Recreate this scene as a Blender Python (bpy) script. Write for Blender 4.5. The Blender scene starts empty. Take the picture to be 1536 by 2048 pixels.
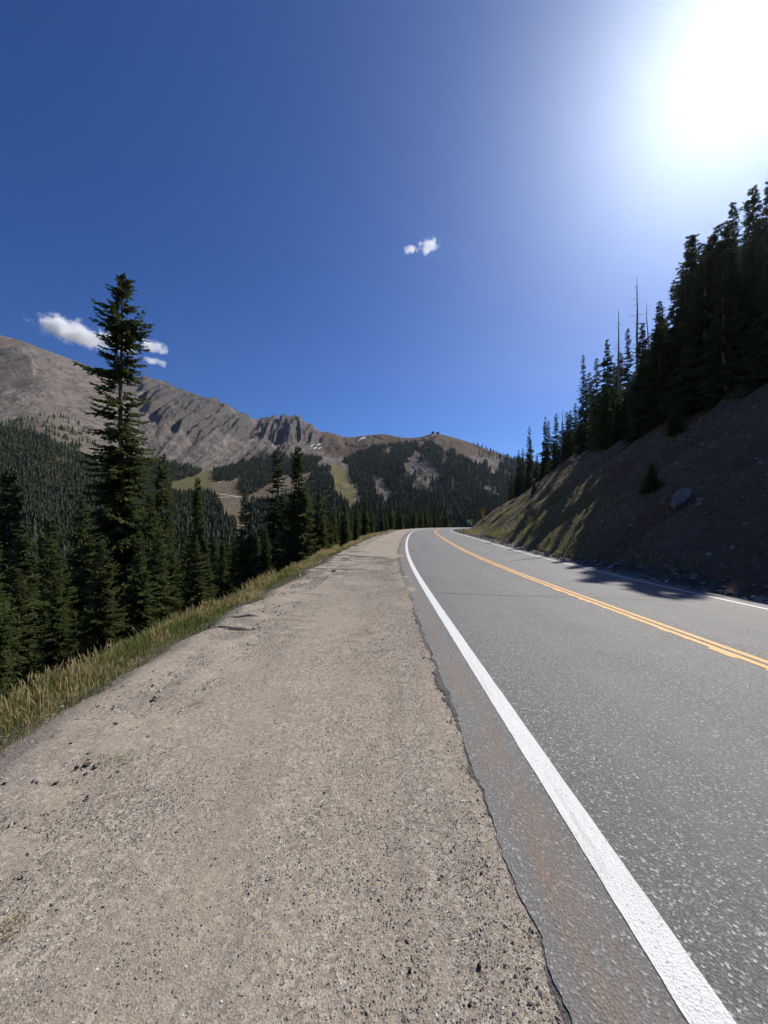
import bpy, math, random
import numpy as np

C = bpy.context.scene.collection
SC = bpy.context.scene
rng = np.random.default_rng(7)
random.seed(7)

# ------------------------------------------------------------------ camera, sky, sun, exposure
CAM_H, HZ, FPX = 1.6, 1035.0, 768.0
cam_d = bpy.data.cameras.new('camera')
cam = bpy.data.objects.new('camera', cam_d); C.objects.link(cam)
cam.location = (0, 0, CAM_H); cam.rotation_euler = (math.radians(90), 0, 0)
cam_d.sensor_fit = 'HORIZONTAL'; cam_d.sensor_width = 36; cam_d.lens = 18
cam_d.shift_y = 11 / 1536
cam_d.clip_start = 0.05; cam_d.clip_end = 30000
SC.camera = cam

SUN_DIR = np.array([0.953, 1.0, 1.256]); SUN_DIR /= np.linalg.norm(SUN_DIR)
SUN_EL = math.asin(SUN_DIR[2]); SUN_AZ = math.atan2(SUN_DIR[0], SUN_DIR[1])
world = bpy.data.worlds.new('World'); SC.world = world; world.use_nodes = True
wn = world.node_tree.nodes; wl = world.node_tree.links
sky = wn.new('ShaderNodeTexSky'); sky.sky_type = 'NISHITA'; sky.sun_disc = False
sky.sun_elevation = SUN_EL; sky.sun_rotation = SUN_AZ
sky.altitude = 3400; sky.air_density = 1.0; sky.dust_density = 0.25; sky.ozone_density = 5.0
bg = wn['Background']; bg.inputs['Strength'].default_value = 0.075
hs = wn.new('ShaderNodeHueSaturation'); hs.inputs['Saturation'].default_value = 1.2; hs.inputs['Hue'].default_value = 0.512; hs.inputs['Value'].default_value = 1.13
wl.new(sky.outputs[0], hs.inputs['Color']); wl.new(hs.outputs[0], bg.inputs['Color'])
sun_d = bpy.data.lights.new('sun', 'SUN'); sun_d.energy = 4.8; sun_d.angle = math.radians(0.53)
sun_d.color = (1.0, 0.95, 0.87)
sun = bpy.data.objects.new('sun', sun_d); C.objects.link(sun)
from mathutils import Vector
sun.rotation_euler = Vector(-SUN_DIR).to_track_quat('-Z', 'Y').to_euler()
sun.location = (50, 50, 80)
SC.view_settings.view_transform = 'Standard'; SC.view_settings.look = 'None'
SC.view_settings.exposure = 0.42; SC.view_settings.gamma = 1.0
SC.view_settings.use_curve_mapping = False
SC.cycles.use_denoising = True
SC.cycles.max_bounces = 8; SC.cycles.diffuse_bounces = 3; SC.cycles.volume_bounces = 6
SC.cycles.volume_max_steps = 256

# ------------------------------------------------------------------ helpers
def px(x, y, d):
    """The point of the place seen at photo pixel x, y when it lies d metres ahead."""
    return np.array([(x - 768) / FPX * d, d, CAM_H + (HZ - y) / FPX * d])

def hash2(ix, iy, seed):
    h = (ix.astype(np.int64) * 374761393 + iy.astype(np.int64) * 668265263 + seed * 1442695041) & 0x7fffffff
    h = ((h ^ (h >> 13)) * 1274126177) & 0x7fffffff
    h = (h ^ (h >> 16)) & 0xffff
    return h / 65535.0
def vnoise(x, y, seed=0):
    x = np.asarray(x, float); y = np.asarray(y, float)
    ix = np.floor(x); iy = np.floor(y); fx = x - ix; fy = y - iy
    fx = fx * fx * (3 - 2 * fx); fy = fy * fy * (3 - 2 * fy)
    a = hash2(ix, iy, seed); b = hash2(ix + 1, iy, seed); c = hash2(ix, iy + 1, seed); d = hash2(ix + 1, iy + 1, seed)
    return (a * (1 - fx) + b * fx) * (1 - fy) + (c * (1 - fx) + d * fx) * fy
def fbm(x, y, o=4, seed=0, g=0.5):
    s = 0; a = 1; n = 0
    for k in range(o):
        s = s + a * vnoise(x * 2 ** k + 17.3 * k, y * 2 ** k - 9.1 * k, seed + k); n += a; a *= g
    return s / n - 0.5
def ridged(x, y, o=4, seed=0):
    s = 0; a = 1; n = 0
    for k in range(o):
        s = s + a * (1 - np.abs(2 * vnoise(x * 2 ** k + 5.7 * k, y * 2 ** k + 3.3 * k, seed + k) - 1)); n += a; a *= 0.5
    return s / n
def sstep(a, b, x):
    t = np.clip((x - a) / (b - a), 0, 1); return t * t * (3 - 2 * t)
def in_poly(x, y, poly):
    inside = np.zeros(x.shape, bool); n = len(poly)
    for i in range(n):
        x0, y0 = poly[i]; x1, y1 = poly[(i + 1) % n]
        c = ((y0 > y) != (y1 > y)) & (x < (x1 - x0) * (y - y0) / (y1 - y0 + 1e-12) + x0)
        inside ^= c
    return inside

def mesh_np(name, V, F, mats=None, smooth=False, uv=None, cols=None, midx=None):
    """V (n,3); F array (m,k) or a list of such arrays."""
    Fs = F if isinstance(F, list) else [F]
    Fs = [np.asarray(f, np.int32) for f in Fs if len(f)]
    me = bpy.data.meshes.new(name)
    V = np.asarray(V, np.float32)
    me.vertices.add(len(V)); me.vertices.foreach_set('co', V.ravel())
    nl = sum(f.size for f in Fs); npoly = sum(len(f) for f in Fs)
    me.loops.add(nl); me.polygons.add(npoly)
    li = np.concatenate([f.ravel() for f in Fs]).astype(np.int32)
    me.loops.foreach_set('vertex_index', li)
    tot = np.concatenate([np.full(len(f), f.shape[1], np.int32) for f in Fs])
    st = np.concatenate([[0], np.cumsum(tot)[:-1]]).astype(np.int32)
    me.polygons.foreach_set('loop_start', st); me.polygons.foreach_set('loop_total', tot)
    if midx is not None: me.polygons.foreach_set('material_index', np.asarray(midx, np.int32))
    me.polygons.foreach_set('use_smooth', np.full(npoly, smooth, bool))
    me.update(calc_edges=True)
    if uv is not None:
        u = me.uv_layers.new(name='UVMap'); u.data.foreach_set('uv', np.asarray(uv, np.float32)[li].ravel())
    if cols is not None:
        for an, arr in cols.items():
            arr = np.asarray(arr, np.float32)
            if arr.ndim == 1:
                a = me.attributes.new(an, 'FLOAT', 'POINT'); a.data.foreach_set('value', arr)
            else:
                a = me.attributes.new(an, 'FLOAT_COLOR', 'POINT'); a.data.foreach_set('color', arr.ravel())
    for m in (mats or []): me.materials.append(m)
    return me
def link(name, me, parent=None, loc=None, **props):
    o = bpy.data.objects.new(name, me); C.objects.link(o)
    if parent is not None: o.parent = parent
    if loc is not None: o.location = loc
    for k, v in props.items():
        if v is not None: o[k] = v
    return o
def empty(name, loc, label, category, group=None, rz=0.0, scale=1.0):
    o = link(name, None, None, loc, label=label, category=category, group=group)
    o.rotation_euler = (0, 0, rz); o.scale = (scale,) * 3 if not isinstance(scale, tuple) else scale
    o.empty_display_size = 0.2
    return o
def grid_f(nr, nc):
    i = np.arange(nr - 1)[:, None] * nc + np.arange(nc - 1)[None]
    i = i.ravel()
    return np.stack([i, i + 1, i + nc + 1, i + nc], 1)
class MB:
    """collects simple solids into one mesh"""
    def __init__(s): s.V = []; s.F = {3: [], 4: []}; s.n = 0
    def add(s, V, F):
        V = np.asarray(V, float); s.V.append(V)
        for f in F: s.F.setdefault(len(f), []).append([i + s.n for i in f])
        s.n += len(V); return s
    def box(s, c, d, rz=0.0):
        x, y, z = np.array(d) / 2
        P = np.array([[sx * x, sy * y, sz * z] for sz in (-1, 1) for sx, sy in ((-1, -1), (1, -1), (1, 1), (-1, 1))])
        R = np.array([[math.cos(rz), -math.sin(rz), 0], [math.sin(rz), math.cos(rz), 0], [0, 0, 1]])
        return s.add(P @ R.T + np.array(c), [(0, 3, 2, 1), (4, 5, 6, 7), (0, 1, 5, 4), (1, 2, 6, 5), (2, 3, 7, 6), (3, 0, 4, 7)])
    def tube(s, pts, rad, n=6):
        pts = np.asarray(pts, float); m = len(pts); rad = np.broadcast_to(rad, (m,))
        V = []; F = []
        for i in range(m):
            t = pts[min(i + 1, m - 1)] - pts[max(i - 1, 0)]; t /= np.linalg.norm(t) + 1e-9
            a = np.cross(t, [0, 0, 1.0] if abs(t[2]) < .9 else [1.0, 0, 0]); a /= np.linalg.norm(a); b = np.cross(t, a)
            for k in range(n):
                w = 2 * math.pi * k / n; V.append(pts[i] + rad[i] * (a * math.cos(w) + b * math.sin(w)))
        for i in range(m - 1):
            for k in range(n):
                F.append((i * n + k, i * n + (k + 1) % n, (i + 1) * n + (k + 1) % n, (i + 1) * n + k))
        F.append(tuple(range(n))[::-1]); F.append(tuple((m - 1) * n + k for k in range(n)))
        return s.add(V, F)
    def prism(s, poly, y0, y1):
        """polygon in x,z extruded along y"""
        n = len(poly)
        V = [(x, y0, z) for x, z in poly] + [(x, y1, z) for x, z in poly]
        F = [tuple(range(n)), tuple(range(2 * n - 1, n - 1, -1))] + [(i, i + n, (i + 1) % n + n, (i + 1) % n) for i in range(n)]
        return s.add(V, F)
    def mesh(s, name, mats, smooth=False):
        return mesh_np(name, np.concatenate(s.V), [np.array(v) for k, v in s.F.items() if v], mats, smooth)

# ------------------------------------------------------------------ materials
class NT:
    def __init__(s, name, rough=0.9, spec=0.3):
        s.m = bpy.data.materials.new(name); s.m.use_nodes = True
        s.t = s.m.node_tree; s.b = s.t.nodes['Principled BSDF']; s.out = s.t.nodes['Material Output']
        s.b.inputs['Roughness'].default_value = rough; s.b.inputs['Specular IOR Level'].default_value = spec
    def n(s, typ, **kw):
        nd = s.t.nodes.new(typ)
        for k, v in kw.items(): setattr(nd, k, v)
        return nd
    def l(s, a, b): s.t.links.new(a, b)
    def setin(s, nd, key, v):
        if hasattr(v, 'links') or isinstance(v, bpy.types.NodeSocket): s.l(v, nd.inputs[key])
        else: nd.inputs[key].default_value = v
    def coords(s, kind='Object'):
        return s.n('ShaderNodeTexCoord').outputs[kind]
    def geo(s): return s.n('ShaderNodeNewGeometry').outputs['Position']
    def attr(s, name, out='Fac'):
        a = s.n('ShaderNodeAttribute'); a.attribute_name = name; return a.outputs[out]
    def scale_vec(s, v, sc):
        m = s.n('ShaderNodeMapping'); s.l(v, m.inputs['Vector']); m.inputs['Scale'].default_value = sc; return m.outputs[0]
    def noise(s, v, scale, detail=4, rough=0.55, out='Fac'):
        t = s.n('ShaderNodeTexNoise'); s.l(v, t.inputs['Vector']); t.inputs['Scale'].default_value = scale
        t.inputs['Detail'].default_value = detail; t.inputs['Roughness'].default_value = rough; return t.outputs[out]
    def vor(s, v, scale, out='Color', rnd=1.0):
        t = s.n('ShaderNodeTexVoronoi'); s.l(v, t.inputs['Vector']); t.inputs['Scale'].default_value = scale
        t.inputs['Randomness'].default_value = rnd; return t.outputs[out]
    def ramp(s, f, stops, interp='LINEAR'):
        r = s.n('ShaderNodeValToRGB'); s.l(f, r.inputs[0]); cr = r.color_ramp; cr.interpolation = interp
        while len(cr.elements) < len(stops): cr.elements.new(0.5)
        for e, (p, c) in zip(cr.elements, stops):
            e.position = p; e.color = (c, c, c, 1) if isinstance(c, (int, float)) else (*c, 1)
        return r.outputs[0]
    def mix(s, f, a, b, mode='MIX'):
        m = s.n('ShaderNodeMix', data_type='RGBA', blend_type=mode)
        s.setin(m, 0, f)
        for i, v in ((6, a), (7, b)):
            if isinstance(v, tuple): v = (*v, 1) if len(v) == 3 else v
            s.setin(m, i, v)
        return m.outputs[2]
    def math(s, op, a, b=0.0, clamp=False):
        m = s.n('ShaderNodeMath', operation=op, use_clamp=clamp); s.setin(m, 0, a); s.setin(m, 1, b); return m.outputs[0]
    def sep(s, c):
        m = s.n('ShaderNodeSeparateColor'); s.l(c, m.inputs[0]); return m.outputs
    def bump(s, h, strength=0.5, dist=0.01, prev=None):
        b = s.n('ShaderNodeBump'); b.inputs['Strength'].default_value = strength; b.inputs['Distance'].default_value = dist
        s.l(h, b.inputs['Height'])
        if prev is not None: s.l(prev, b.inputs['Normal'])
        return b.outputs[0]
    def done(s, col, nrm=None, rough=None):
        s.setin(s.b, 'Base Color', (*col, 1) if isinstance(col, tuple) else col)
        if nrm is not None: s.l(nrm, s.b.inputs['Normal'])
        if rough is not None: s.setin(s.b, 'Roughness', rough)
        return s.m
def plain(name, col, rough=0.7, spec=0.3, var=0.25, sc=30.0):
    n = NT(name, rough, spec); p = n.coords()
    f = n.noise(p, sc, 5)
    return n.done(n.mix(f, tuple(c * (1 - var) for c in col), tuple(min(1, c * (1 + var)) for c in col)))

def mat_asphalt():
    n = NT('asphalt', 0.74, 0.42); p = n.geo()
    uv = n.n('ShaderNodeUVMap').outputs[0]; t = n.n('ShaderNodeSeparateXYZ'); n.l(uv, t.inputs[0]); lat = t.outputs['Y']
    cell = n.sep(n.vor(p, 95.0))[0]
    chip = n.ramp(cell, [(0.0, 0.028), (0.45, 0.062), (0.8, 0.10), (0.93, 0.25), (1.0, 0.62)])
    cell2 = n.sep(n.vor(p, 210.0))[1]
    fine = n.ramp(cell2, [(0.0, 0.04), (0.7, 0.12), (1.0, 0.3)])
    col = n.mix(0.4, chip, fine)
    big = n.noise(n.scale_vec(uv, (0.04, 1.1, 1)), 1.0, 5)
    col = n.mix(n.ramp(big, [(0.38, 0.0), (0.66, 0.5)]), col, (0.16, 0.152, 0.142))
    col = n.mix(n.ramp(n.noise(p, 0.5, 6, 0.65), [(0.5, 0.0), (0.75, 0.35)]), col, (0.045, 0.044, 0.045))
    bnd = n.ramp(n.math('ABSOLUTE', n.math('ADD', lat, 0.27)), [(0.05, 1.0), (0.19, 0.0)])
    stain = n.math('MULTIPLY', bnd, n.ramp(n.noise(n.scale_vec(uv, (0.9, 5, 1)), 1.6, 5), [(0.42, 0.0), (0.68, 0.6)]))
    col = n.mix(stain, col, (0.17, 0.105, 0.062))
    left = n.ramp(lat, [(0.0, 1.0), (0.5, 1.0)])
    h = n.vor(p, 95.0, 'Distance'); nr = n.bump(h, 0.6, 0.006)
    return n.done(col, nr)
def mat_gravel():
    n = NT('gravel_fines', 0.95, 0.2); p = n.geo()
    uv = n.n('ShaderNodeUVMap').outputs[0]
    c1 = n.sep(n.vor(p, 150.0)); c2 = n.sep(n.vor(p, 48.0)); c3 = n.sep(n.vor(p, 330.0))
    a = n.ramp(c1[0], [(0.0, (0.05, 0.047, 0.045)), (0.25, (0.2, 0.178, 0.15)), (0.65, (0.36, 0.325, 0.275)), (1.0, (0.72, 0.68, 0.6))])
    b = n.ramp(c2[1], [(0.0, (0.06, 0.058, 0.056)), (0.3, (0.25, 0.228, 0.19)), (0.75, (0.36, 0.33, 0.28)), (1.0, (0.66, 0.62, 0.55))])
    c = n.ramp(c3[2], [(0.0, (0.17, 0.15, 0.13)), (1.0, (0.45, 0.395, 0.34))])
    col = n.mix(0.5, a, b); col = n.mix(0.22, col, c)
    dust = n.noise(n.scale_vec(uv, (0.25, 1.6, 1)), 1.3, 6, 0.6)
    col = n.mix(n.ramp(dust, [(0.42, 0.0), (0.66, 0.5)]), col, (0.31, 0.275, 0.225))
    dk = n.noise(n.scale_vec(uv, (0.3, 1.2, 1)), 2.3, 5, 0.65)
    col = n.mix(n.ramp(dk, [(0.52, 0.0), (0.72, 0.5)]), col, (0.16, 0.145, 0.135))
    h = n.vor(p, 150.0, 'Distance'); nr = n.bump(h, 0.5, 0.004)
    trk = n.noise(n.scale_vec(uv, (0.03, 3.2, 1)), 1.0, 4, 0.6)
    col = n.mix(n.ramp(trk, [(0.45, 0.0), (0.65, 0.35)]), col, (0.36, 0.315, 0.26))
    col = n.mix(0.24, col, (0.12, 0.085, 0.055))
    col = n.mix(0.5, col, n.mix(1.0, col, (1.0, 0.95, 0.88), 'MULTIPLY'))
    return n.done(col, nr)
def mat_paint(name, col, edge_a, edge_b, wear):
    n = NT(name, 0.6, 0.4); p = n.geo()
    base = n.mix(n.ramp(n.noise(p, 160.0, 3), [(0.35, 0.0), (0.7, 0.7)]), col, tuple(c * 0.8 for c in col))
    w = n.ramp(n.sep(n.vor(p, 140.0))[0], [(wear, 0.0), (wear + 0.06, 0.8)])
    base = n.mix(w, base, (0.2, 0.19, 0.18))
    uv = n.n('ShaderNodeUVMap').outputs[0]; sk = n.noise(n.scale_vec(uv, (3, 90, 1)), 1.0, 4, 0.7)
    base = n.mix(n.ramp(sk, [(0.35, 0.35), (0.6, 0.0)]), base, tuple(c * 0.62 for c in col))
    wr = n.ramp(n.noise(n.scale_vec(uv, (0.8, 14, 1)), 1.0, 6, 0.7), [(0.56, 0.0), (0.72, 0.55)])
    base = n.mix(wr, base, (0.3, 0.29, 0.275))
    nr = n.bump(n.vor(p, 110.0, 'Distance'), 0.6, 0.006)
    return n.done(base, nr)
def mat_conifer(name, dark, light, trans=0.12):
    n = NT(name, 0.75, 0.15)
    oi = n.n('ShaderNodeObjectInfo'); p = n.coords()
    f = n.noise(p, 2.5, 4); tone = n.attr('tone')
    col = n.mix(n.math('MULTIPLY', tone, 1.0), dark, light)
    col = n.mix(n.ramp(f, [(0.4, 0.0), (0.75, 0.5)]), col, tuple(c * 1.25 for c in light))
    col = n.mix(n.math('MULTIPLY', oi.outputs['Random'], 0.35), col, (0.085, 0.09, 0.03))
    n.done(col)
    tr = n.n('ShaderNodeBsdfTranslucent'); n.l(col, tr.inputs[0])
    mx = n.n('ShaderNodeMixShader'); mx.inputs[0].default_value = trans
    n.l(n.b.outputs[0], mx.inputs[1]); n.l(tr.outputs[0], mx.inputs[2]); n.l(mx.outputs[0], n.out.inputs[0])
    return n.m
def mat_grass():
    n = NT('grass_blades', 0.7, 0.2); tone = n.attr('tone')
    col = n.ramp(tone, [(0.0, (0.06, 0.095, 0.022)), (0.4, (0.18, 0.2, 0.06)), (0.7, (0.42, 0.34, 0.16)), (1.0, (0.62, 0.5, 0.29))])
    n.done(col)
    tr = n.n('ShaderNodeBsdfTranslucent'); n.l(col, tr.inputs[0])
    mx = n.n('ShaderNodeMixShader'); mx.inputs[0].default_value = 0.42
    n.l(n.b.outputs[0], mx.inputs[1]); n.l(tr.outputs[0], mx.inputs[2]); n.l(mx.outputs[0], n.out.inputs[0])
    return n.m
def mat_tone(name, stops, rough=0.9):
    n = NT(name, rough, 0.3); tone = n.attr('tone'); p = n.geo()
    col = n.ramp(tone, stops)
    return n.done(n.mix(n.ramp(n.noise(p, 200.0, 3), [(0.3, 0.0), (0.8, 0.4)]), col, (0.2, 0.18, 0.16)))
def mat_bank():
    n = NT('bank_earth', 0.95, 0.15); p = n.geo()
    f = n.noise(p, 0.35, 6, 0.6); g = n.noise(p, 3.0, 6, 0.65)
    col = n.mix(n.ramp(f, [(0.35, 0.0), (0.65, 1.0)]), (0.165, 0.095, 0.058), (0.205, 0.138, 0.094))
    col = n.mix(n.ramp(g, [(0.45, 0.0), (0.7, 0.6)]), col, (0.065, 0.05, 0.04))
    st = n.sep(n.vor(p, 7.0))
    col = n.mix(n.ramp(st[0], [(0.9, 0.0), (0.93, 0.6)]), col, (0.2, 0.165, 0.135))
    gr = n.attr('green')
    col = n.mix(n.math('MULTIPLY', gr, n.ramp(n.noise(p, 1.3, 5), [(0.35, 0.0), (0.6, 1.0)])), col, (0.15, 0.135, 0.045))
    nr = n.bump(n.noise(p, 3.0, 10, 0.75), 1.0, 0.3)
    return n.done(col, nr)
def mat_slope():
    n = NT('slope_soil', 0.95, 0.15); p = n.geo()
    col = n.mix(n.noise(p, 2.0, 6), (0.06, 0.055, 0.03), (0.16, 0.125, 0.075))
    return n.done(col, n.bump(n.noise(p, 5.0, 6), 0.6, 0.08))
def mat_mountain():
    n = NT('mountain_ground', 0.95, 0.1); p = n.geo()
    cov = n.sep(n.attr('cover', 'Color'))
    a = n.attr('cover', 'Alpha')
    pv = n.scale_vec(p, (1, 1, 0.6))
    f = n.noise(pv, 0.012, 8, 0.65); g = n.noise(pv, 0.06, 8, 0.7); k = n.noise(pv, 0.25, 5, 0.7)
    talus = n.mix(n.ramp(f, [(0.35, 0.0), (0.65, 1.0)]), (0.165, 0.134, 0.108), (0.255, 0.22, 0.185))
    talus = n.mix(n.ramp(g, [(0.5, 0.0), (0.66, 0.7)]), talus, (0.1, 0.09, 0.083))
    sx = n.n('ShaderNodeSeparateXYZ'); n.l(p, sx.inputs[0]); cb = n.n('ShaderNodeCombineXYZ')
    n.l(n.math('ADD', n.math('MULTIPLY', sx.outputs[2], 0.55), sx.outputs[0]), cb.inputs[0]); n.l(n.math('MULTIPLY', sx.outputs[1], 0.18), cb.inputs[1]); n.l(n.math('MULTIPLY', sx.outputs[2], 0.1), cb.inputs[2])
    stk = n.noise(cb.outputs[0], 0.075, 6, 0.7)
    talus = n.mix(n.ramp(stk, [(0.42, 0.0), (0.62, 0.6)]), talus, (0.34, 0.3, 0.262))
    talus = n.mix(n.ramp(stk, [(0.3, 0.65), (0.46, 0.0)]), talus, (0.085, 0.075, 0.07))
    tund = n.mix(g, (0.1, 0.068, 0.042), (0.2, 0.14, 0.085))
    grass = n.mix(g, (0.13, 0.125, 0.045), (0.29, 0.255, 0.125))
    dirt = n.mix(f, (0.21, 0.165, 0.11), (0.29, 0.235, 0.165))
    rock = n.mix(n.ramp(g, [(0.3, 0.0), (0.65, 1.0)]), (0.05, 0.048, 0.052), (0.185, 0.16, 0.14))
    wob = n.math('SUBTRACT', n.math('MULTIPLY', g, 0.8), 0.4)
    def w(x): return n.ramp(n.math('ADD', x, wob), [(0.3, 0.0), (0.65, 1.0)])
    col = n.mix(w(cov[0]), talus, tund)
    col = n.mix(w(cov[1]), col, grass)
    col = n.mix(w(cov[2]), col, rock)
    col = n.mix(w(a), col, dirt)
    col = n.mix(n.ramp(k, [(0.3, 0.25), (0.6, 0.0)]), col, (0.07, 0.065, 0.05))
    nr = n.bump(n.noise(pv, 0.03, 10, 0.72), 0.5, 11.0); nr = n.bump(g, 0.8, 13.0, nr); nr = n.bump(stk, 0.6, 12.0, nr); nr = n.bump(k, 0.7, 5.0, nr)
    return n.done(col, nr)
def mat_bark(name, a, b):
    n = NT(name, 0.9, 0.1); p = n.coords()
    f = n.noise(n.scale_vec(p, (6, 6, 1.2)), 3.0, 6, 0.7)
    return n.done(n.mix(n.ramp(f, [(0.3, 0.0), (0.7, 1.0)]), a, b), n.bump(f, 0.7, 0.03))
def mat_rock(name, a, b, sc=9.0):
    n = NT(name, 0.9, 0.2); p = n.coords()
    f = n.noise(p, sc, 7, 0.65)
    return n.done(n.mix(n.ramp(f, [(0.3, 0.0), (0.7, 1.0)]), a, b), n.bump(f, 0.6, 0.03))

M_asph = mat_asphalt(); M_grav = mat_gravel(); M_bank = mat_bank(); M_slope = mat_slope(); M_mtn = mat_mountain()
M_white = mat_paint('white_road_paint', (0.66, 0.67, 0.66), 0, 0, 0.94)
M_yel = mat_paint('yellow_road_paint', (0.72, 0.36, 0.045), 0, 0, 0.86)
M_spruce = mat_conifer('spruce_needles', (0.034, 0.056, 0.024), (0.118, 0.152, 0.05), 0.4)
M_fir = mat_conifer('fir_needles', (0.026, 0.042, 0.028), (0.07, 0.098, 0.046), 0.34)
M_far = mat_conifer('far_needles', (0.014, 0.026, 0.016), (0.042, 0.06, 0.028), 0.08)
M_bark = mat_bark('spruce_bark', (0.075, 0.05, 0.036), (0.2, 0.135, 0.095))
M_snag = mat_bark('grey_deadwood', (0.12, 0.105, 0.095), (0.28, 0.25, 0.23))
M_grass = mat_grass()
M_peb = mat_tone('pebble_stone', [(0.0, (0.05, 0.046, 0.05)), (0.35, (0.17, 0.145, 0.13)), (0.75, (0.34, 0.295, 0.25)), (0.93, (0.46, 0.42, 0.37)), (1.0, (0.72, 0.7, 0.66))])
M_clod = mat_rock('dark_asphalt_clod', (0.035, 0.033, 0.034), (0.1, 0.095, 0.09), 25.0)
M_stone = mat_rock('pale_granite', (0.28, 0.25, 0.23), (0.5, 0.46, 0.42), 14.0)
M_slab = mat_rock('slab_rock', (0.13, 0.108, 0.095), (0.25, 0.21, 0.185), 3.0)
M_tar = plain('tar_seal', (0.03, 0.029, 0.028), 0.6)
M_edge = mat_rock('broken_asphalt', (0.035, 0.034, 0.033), (0.2, 0.185, 0.165), 70.0)
M_steel = plain('galvanised_post', (0.2, 0.19, 0.18), 0.5, 0.5)
M_signy = plain('faded_sign_yellow', (0.55, 0.3, 0.02), 0.45, 0.5, 0.12)
M_signg = plain('fluorescent_yellow_green', (0.5, 0.62, 0.03), 0.45, 0.5, 0.1)
M_black = plain('sign_black', (0.012, 0.012, 0.012), 0.5)
M_signw = plain('sign_white', (0.7, 0.7, 0.68), 0.5)
M_snow = plain('snow', (0.85, 0.86, 0.88), 0.6)
M_track = plain('pale_track_dirt', (0.42, 0.35, 0.27), 0.9, 0.1, 0.2, 0.05)
M_hut = plain('hut_wall', (0.07, 0.06, 0.055), 0.8)
M_roof = plain('hut_roof', (0.16, 0.15, 0.15), 0.6)
M_straw = plain('straw', (0.45, 0.35, 0.18), 0.8)

# ------------------------------------------------------------------ road alignment (plan curve, profile, crossfall)
LANE, CROSS = 3.70, 0.036
DS = 0.25
S = np.arange(-12, 330, DS)
_k = np.interp(S, [-12, 5, 12, 20, 35, 60, 90, 130, 200, 235, 330], [0.0, .00034, .00035 + .0016, .00342, .00225, .00138, .00153, .00153, .00153, .006, .006])
_k = np.interp(S, [-5, 5, 12, 20, 35, 60, 90, 130, 205, 240], [.00034, .00035, .00342, .00342, .00138, .00138, .00153, .00153, .00153, .007])
_k = np.where(S < -2, 0, _k)
HD = -0.0053 + np.cumsum(_k) * DS
CX = np.cumsum(np.sin(HD)) * DS; CY = np.cumsum(np.cos(HD)) * DS
i0 = int(np.argmin(abs(S + 2)))
CX += 1.06473 - CX[i0] + math.sin(HD[i0]) * DS; CY += -2 - CY[i0] + DS
_g = np.interp(S, [-5, 10, 30, 60, 100, 200], [-.01836, -.01867, -.00223, -.01729, -.02184, -.02245])
CZ = np.cumsum(_g) * DS; CZ -= np.interp(0, S, CZ)
def path(s, t):
    """plan point and road-plane height at station s, lateral t (0 = left white line, positive to the right)"""
    s = np.asarray(s, float); x = np.interp(s, S, CX); y = np.interp(s, S, CY); h = np.interp(s, S, HD)
    return x + t * np.cos(h), y - t * np.sin(h), np.interp(s, S, CZ) - CROSS * np.clip(t, -3.6, 2 * LANE + 1.2)
def station(X, Y):
    """nearest station and lateral offset for plan points"""
    X = np.asarray(X, float).ravel(); Y = np.asarray(Y, float).ravel(); s = np.empty(len(X)); t = np.empty(len(X))
    px_, py_ = CX[::4], CY[::4]
    for a in range(0, len(X), 20000):
        x = X[a:a + 20000]; y = Y[a:a + 20000]
        j = np.argmin((x[:, None] - px_) ** 2 + (y[:, None] - py_) ** 2, 1) * 4
        h = HD[j]; dx = x - CX[j]; dy = y - CY[j]
        s[a:a + 20000] = S[j] + dx * np.sin(h) + dy * np.cos(h); t[a:a + 20000] = dx * np.cos(h) - dy * np.sin(h)
    return s, t
EDGE_L = -3.45
def z_left(s, t):
    """embankment below the gravel shoulder"""
    u = np.clip(EDGE_L - t, -1, None)
    drop = 0.02 * np.clip(u, 0, 0.9) + 0.55 * np.clip(u - 0.9, 0, 14) + 0.36 * np.clip(u - 14.9, 0, 45) + 0.2 * np.clip(u - 59.9, 0, None)
    z = np.interp(s, S, CZ) - CROSS * -3.6 - 0.16 - drop
    amp = np.clip(u / 3, 0, 1)
    return z + fbm(s * 0.22, t * 0.22, 4, 31) * 1.2 * amp + fbm(s * 1.7, t * 1.7, 3, 35) * 0.12
BANK_TOE = 1.3; BANK_H = 12.2
def z_right(s, t):
    r = t - 2 * LANE - 0.5
    base = np.interp(s, S, CZ) - CROSS * (2 * LANE + 0.6)
    warp = fbm(s * 0.05, r * 0.02, 3, 51) * 3.0
    toe = BANK_TOE + fbm(s * 0.15, 0 * s, 3, 52) * 0.9 + 3.8 * sstep(45, 95, s)
    u = np.clip(r - toe, 0, None)
    top = 13.4 + warp
    z = base - 0.05 - 0.10 * sstep(0.1, 0.7, r) + np.where(u < top, (0.86 - 0.11 * sstep(45, 95, s)) * u, (0.86 - 0.11 * sstep(45, 95, s)) * top + 0.45 * (u - top))
    z = z - 0.9 * np.exp(-((u - top) / 2.0) ** 2) * 0.6
    act = sstep(0, 3, u)
    rill = ridged(s * 0.42 + r * 0.10, r * 0.05, 4, 57) - 0.55
    z = z + act * rill * 1.5 * (1 - 0.5 * sstep(14, 24, u)) + fbm(s * 0.35, r * 0.35, 5, 61) * 1.0 * act
    z = z + fbm(s * 1.6, r * 1.6, 4, 65, 0.65) * 0.30 * sstep(0.2, 1.0, r)
    return np.where(r < 0.15, base - 0.12, z)
def ground(X, Y):
    sh = np.shape(X); s, t = station(X, Y)
    z = np.where(t < -3.4, z_left(s, t), np.where(t > 2 * LANE + 0.5, z_right(s, t), path(s, t)[2]))
    return z.reshape(sh)

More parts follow.
